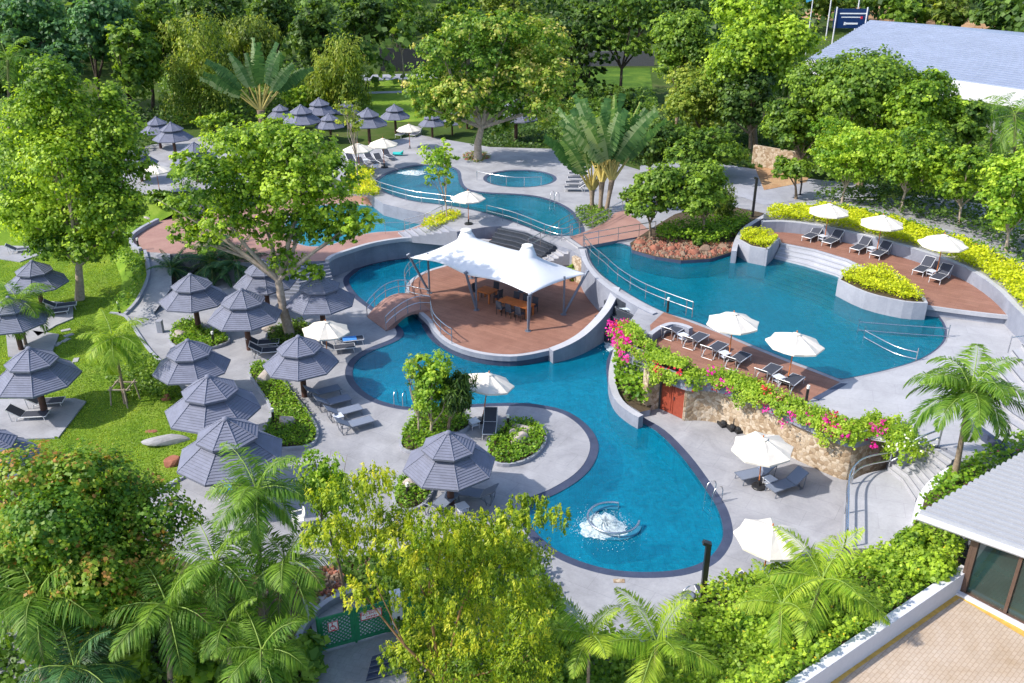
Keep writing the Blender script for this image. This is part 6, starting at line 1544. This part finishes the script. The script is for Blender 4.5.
tree('leafy_tree', 'big bright green tree at the top right of centre', (752, 45), (58, 48), (755, 150), 2.4, 'bright', .38, 16000, 14, seed=19, trunk=.3)
tree('leafy_tree', 'grey green tree left of the big bright tree', (680, 50), (34, 34), (675, 130), 2.4, 'mid', .36, 7000, 10, seed=20, trunk=.2)
tree('leafy_tree', 'dark tree under the big bright tree', (745, 100), (36, 30), (750, 158), 2.4, 'deep', .34, 6000, 9, seed=21, trunk=.2)
tree('leafy_tree', 'large domed green tree in front of the pale hall roof', (858, 92), (66, 44), (860, 185), 3.0, 'mid', .32, 17000, 15, seed=22, trunk=.28)
tree('leafy_tree', 'green tree at the left foot of the domed tree', (795, 125), (36, 32), (800, 182), 2.5, 'mid', .3, 8000, 10, seed=23, trunk=.18)
tree('leafy_tree', 'bright tree right of the domed tree below the roof fascia', (915, 105), (48, 34), (920, 185), 3.8, 'bright', .3, 11000, 12, seed=24, trunk=.2)
tree('leafy_tree', 'bluish green tree under the white fascia', (955, 130), (36, 26), (955, 190), 3.8, 'mid', .3, 7000, 10, seed=25, trunk=.18)
tree('leafy_tree', 'lime tree with thin pale trunks behind the left terrace parasol', (845, 150), (50, 32), (842, 203), 3.8, 'lime', .24, 6500, 11, seed=26, trunk=.1, bark='bark_pale', fork=.3)
tree('leafy_tree', 'lime tree with forked pale trunk behind the middle terrace parasol', (905, 160), (48, 34), (902, 212), 3.8, 'bright', .24, 6000, 10, seed=27, trunk=.12, bark='bark_pale', fork=.35)
tree('leafy_tree', 'lime tree behind the right terrace parasol', (955, 172), (46, 34), (960, 224), 3.8, 'bright', .24, 5600, 10, seed=28, trunk=.11, bark='bark_pale', fork=.35)
tree('leafy_tree', 'loose lime tree at the right edge above the hedge', (1012, 188), (40, 40), (1006, 252), 3.8, 'lime', .25, 5500, 9, seed=29, trunk=.12, bark='bark_pale', fork=.35)
tree('leafy_tree', 'low tree left of the pale patch of path on the right', (790, 168), (22, 14), (796, 198), 2.6, 'mid', .26, 2600, 6, seed=30, trunk=.12)
tree('leafy_tree', 'small bright tree between the far gazebos and the upper left gazebo', (214, 122), (26, 12), (214, 140), 2.4, 'bright', .28, 2800, 8, seed=31, trunk=.12)
tree('leafy_tree', 'small tree at the left of the middle steps', (160, 197), (18, 9), (165, 212), 1.6, 'mid', .24, 1800, 6, seed=32, trunk=.1)
tree('leafy_tree', 'round topped young tree with slim stake on the far lawn', (402, 32), (15, 17), (402, 88), 2.4, 'mid', .3, 2600, 6, seed=33, trunk=.1, bark='bark_pale', fork=.6)
tree('leafy_tree', 'dark leaning tree behind the far dark wall', (430, 30), (18, 14), (435, 66), 2.4, 'mid', .34, 2400, 6, seed=34, trunk=.12)
# feathery / bamboo like masses at the back
tree('bamboo_clump', 'tall olive yellow bamboo clump left of the fan palm', (195, 70), (50, 50), (200, 120), 2.4, 'golden', .36, 12000, 13, seed=35, trunk=.1, droop=.7, w=.2)
tree('bamboo_clump', 'bright yellow green bamboo clump right of the fan palm', (335, 80), (36, 36), (335, 112), 2.4, 'golden', .4, 9000, 11, seed=36, trunk=.1, droop=.7, w=.2)
tree('bamboo_clump', 'olive bamboo clump behind the fan palm', (250, 38), (34, 26), (250, 110), 2.4, 'olive', .42, 6000, 9, seed=37, trunk=.1, droop=.6, w=.2)
tree('shrubby_tree', 'yellow green low clump below the right bamboo', (300, 100), (24, 14), (300, 114), 2.4, 'lime', .3, 2500, 6, seed=38, trunk=.08)
back = [ # cx,cy,rw,rh,basey,pal,style,label
 (30,30,50,36,112,'bluish','round','tall dark bluish tree in the top left corner'),
 (100,28,46,34,118,'bluish','round','tall bluish green tree second from the top left corner'),
 (15,85,34,26,130,'deep','round','dark shaded tree behind the left palm'),
 (60,62,30,20,128,'bluish','round','dark tree just above the big left tree'),
 (130,60,28,34,128,'mid','round','thin leaved tree with a bare dark trunk at upper left'),
 (150,28,32,30,112,'mid','round','light flecked tree in front of the wood at upper left'),
 (205,12,44,24,95,'deep','round','dark tree at the top above the olive bamboo'),
 (272,12,32,26,95,'deep','round','dark tree at the top above the fan palm'),
 (312,35,34,34,100,'deep','round','dark tree dotted with lime leaf clusters at the top'),
 (362,22,30,26,88,'deep','round','dark tree left of the slim staked tree'),
 (345,52,26,20,98,'mid','round','mid green tree behind the bright bamboo'),
 (395,8,34,18,70,'mid','round','green tree at the top edge above the far lawn'),
 (452,8,30,16,66,'mid','round','green tree at the top edge left of the yellow topped tree'),
 (500,8,34,18,70,'olive','round','olive tree at the top edge behind the yellow topped tree'),
 (570,30,48,32,98,'deep','flat','layered dark tree right of the yellow topped tree'),
 (622,22,52,34,100,'mid','flat','layered flat topped tree at the top centre'),
 (592,66,38,24,100,'deep','flat','lower layered tree above the strip of lawn'),
 (560,90,22,14,112,'deep','round','dark bush like tree on the lawn strip'),
 (620,98,30,14,116,'deep','round','low dark tree on the lawn right of the layered trees'),
 (680,12,46,24,95,'deep','round','very dark tree at the top right of centre'),
 (735,6,40,18,88,'deep','round','dark tree on the top edge behind the bright tree'),
 (775,18,32,20,90,'golden','round','yellow green tree on the top edge left of the sign'),
 (788,50,16,14,90,'golden','round','small yellow green tree at the left end of the hall roof'),
 (905,12,30,15,40,'mid','round','green tree on the slope right of the blue sign'),
 (950,12,30,17,42,'olive','round','olive tree on the slope above the hall roof'),
 (1000,14,34,20,48,'deep','round','dark tree in the top right corner'),
 (825,4,40,10,30,'olive','round','thin olive tree behind the white poles'),
 (880,2,40,9,28,'mid','round','distant tree on the top edge above the sign'),
]
for i, (x, y, w_, h_, by, pl_, sty, l) in enumerate(back):
    far = by < 60
    tree('background_tree', l, (x, y), (w_, h_), (x + (i % 3 - 1) * 3, by), 2.4, pl_, .9 if far else .5, int(w_ * h_ * 3.4), 11 if sty == 'round' else 14, sty, seed=100 + i, trunk=.22, bark='bark_dark', group='trees of the wooded background', cat='tree')
# far wood filling what lies behind
def far_wood():
    rng = np.random.default_rng(77); lobes = []
    for i in range(210):
        x = rng.uniform(-150, 1180); d = rng.uniform(125, 330); X = (x - 512) / 900 * d * 1.0; h = rng.uniform(8, 16)
        if 36 < X < 75 + (d - 128) * .5 and d < 175: continue
        lobes.append((X, d, 2 + h * .55, h * .6, h * .6, h * .55))
    pts, nn, ti = crown_pts(lobes, 90000, rng, clump=.3); base = np.array([0, 200.0, 2.4])
    o = quads_obj('woodland', leafs(pts - base, nn, 1.0, rng), ti, G['deep']); o.location = tuple(base); o['kind'] = 'stuff'
far_wood()
# understory carpets where the ground would otherwise be bare
def carpet(px, z, h, n, pal, seed, leaf=.4):
    rng = np.random.default_rng(seed); p, ar = scatter(L(px, z), n, rng); nz = vnoise(p, .5, seed); u = rng.uniform(0, 1, n)
    p[:, 2] += np.maximum(.05, h * (1 + .6 * nz) * u); base = p.mean(0)
    nn = np.stack([rng.normal(size=n) * .6, rng.normal(size=n) * .6 - .3, np.full(n, .8)], 1)
    o = quads_obj('undergrowth', leafs(p - base, nn, leaf, rng), .4 + .15 * nz + rng.normal(0, .14, n), G[pal]); o.location = tuple(base); o['kind'] = 'stuff'
carpet([(-100,205),(60,198),(150,150),(160,112),(-100,112)], 2.4, 1.2, 9000, 'deep', 1)
carpet([(160,130),(250,128),(360,100),(360,70),(160,70)], 2.4, 1.6, 9000, 'mid', 2)
carpet([(545,148),(600,156),(640,168),(665,160),(655,100),(560,96)], 2.4, 1.1, 9000, 'mid', 3, .3)
carpet([(470,147),(500,148),(560,150),(560,120),(480,125)], 2.4, .5, 2500, 'deep', 9, .25)
carpet([(640,160),(760,170),(800,165),(800,120),(640,120)], 2.4, 1.0, 6000, 'deep', 4)
carpet([(800,175),(1060,215),(1100,150),(800,120)], 3.8, 1.0, 9000, 'mid', 5, .35)
carpet([(-40,620),(140,560),(215,600),(320,660),(320,760),(-60,760)], .0, .7, 9000, 'mid', 6, .2)
carpet([(330,560),(520,540),(560,600),(590,720),(420,720),(400,640),(350,590)], .0, .6, 7000, 'mid', 7, .2)
carpet([(540,620),(600,640),(680,650),(700,740),(560,740)], .0, .6, 3500, 'bright', 8, .2)
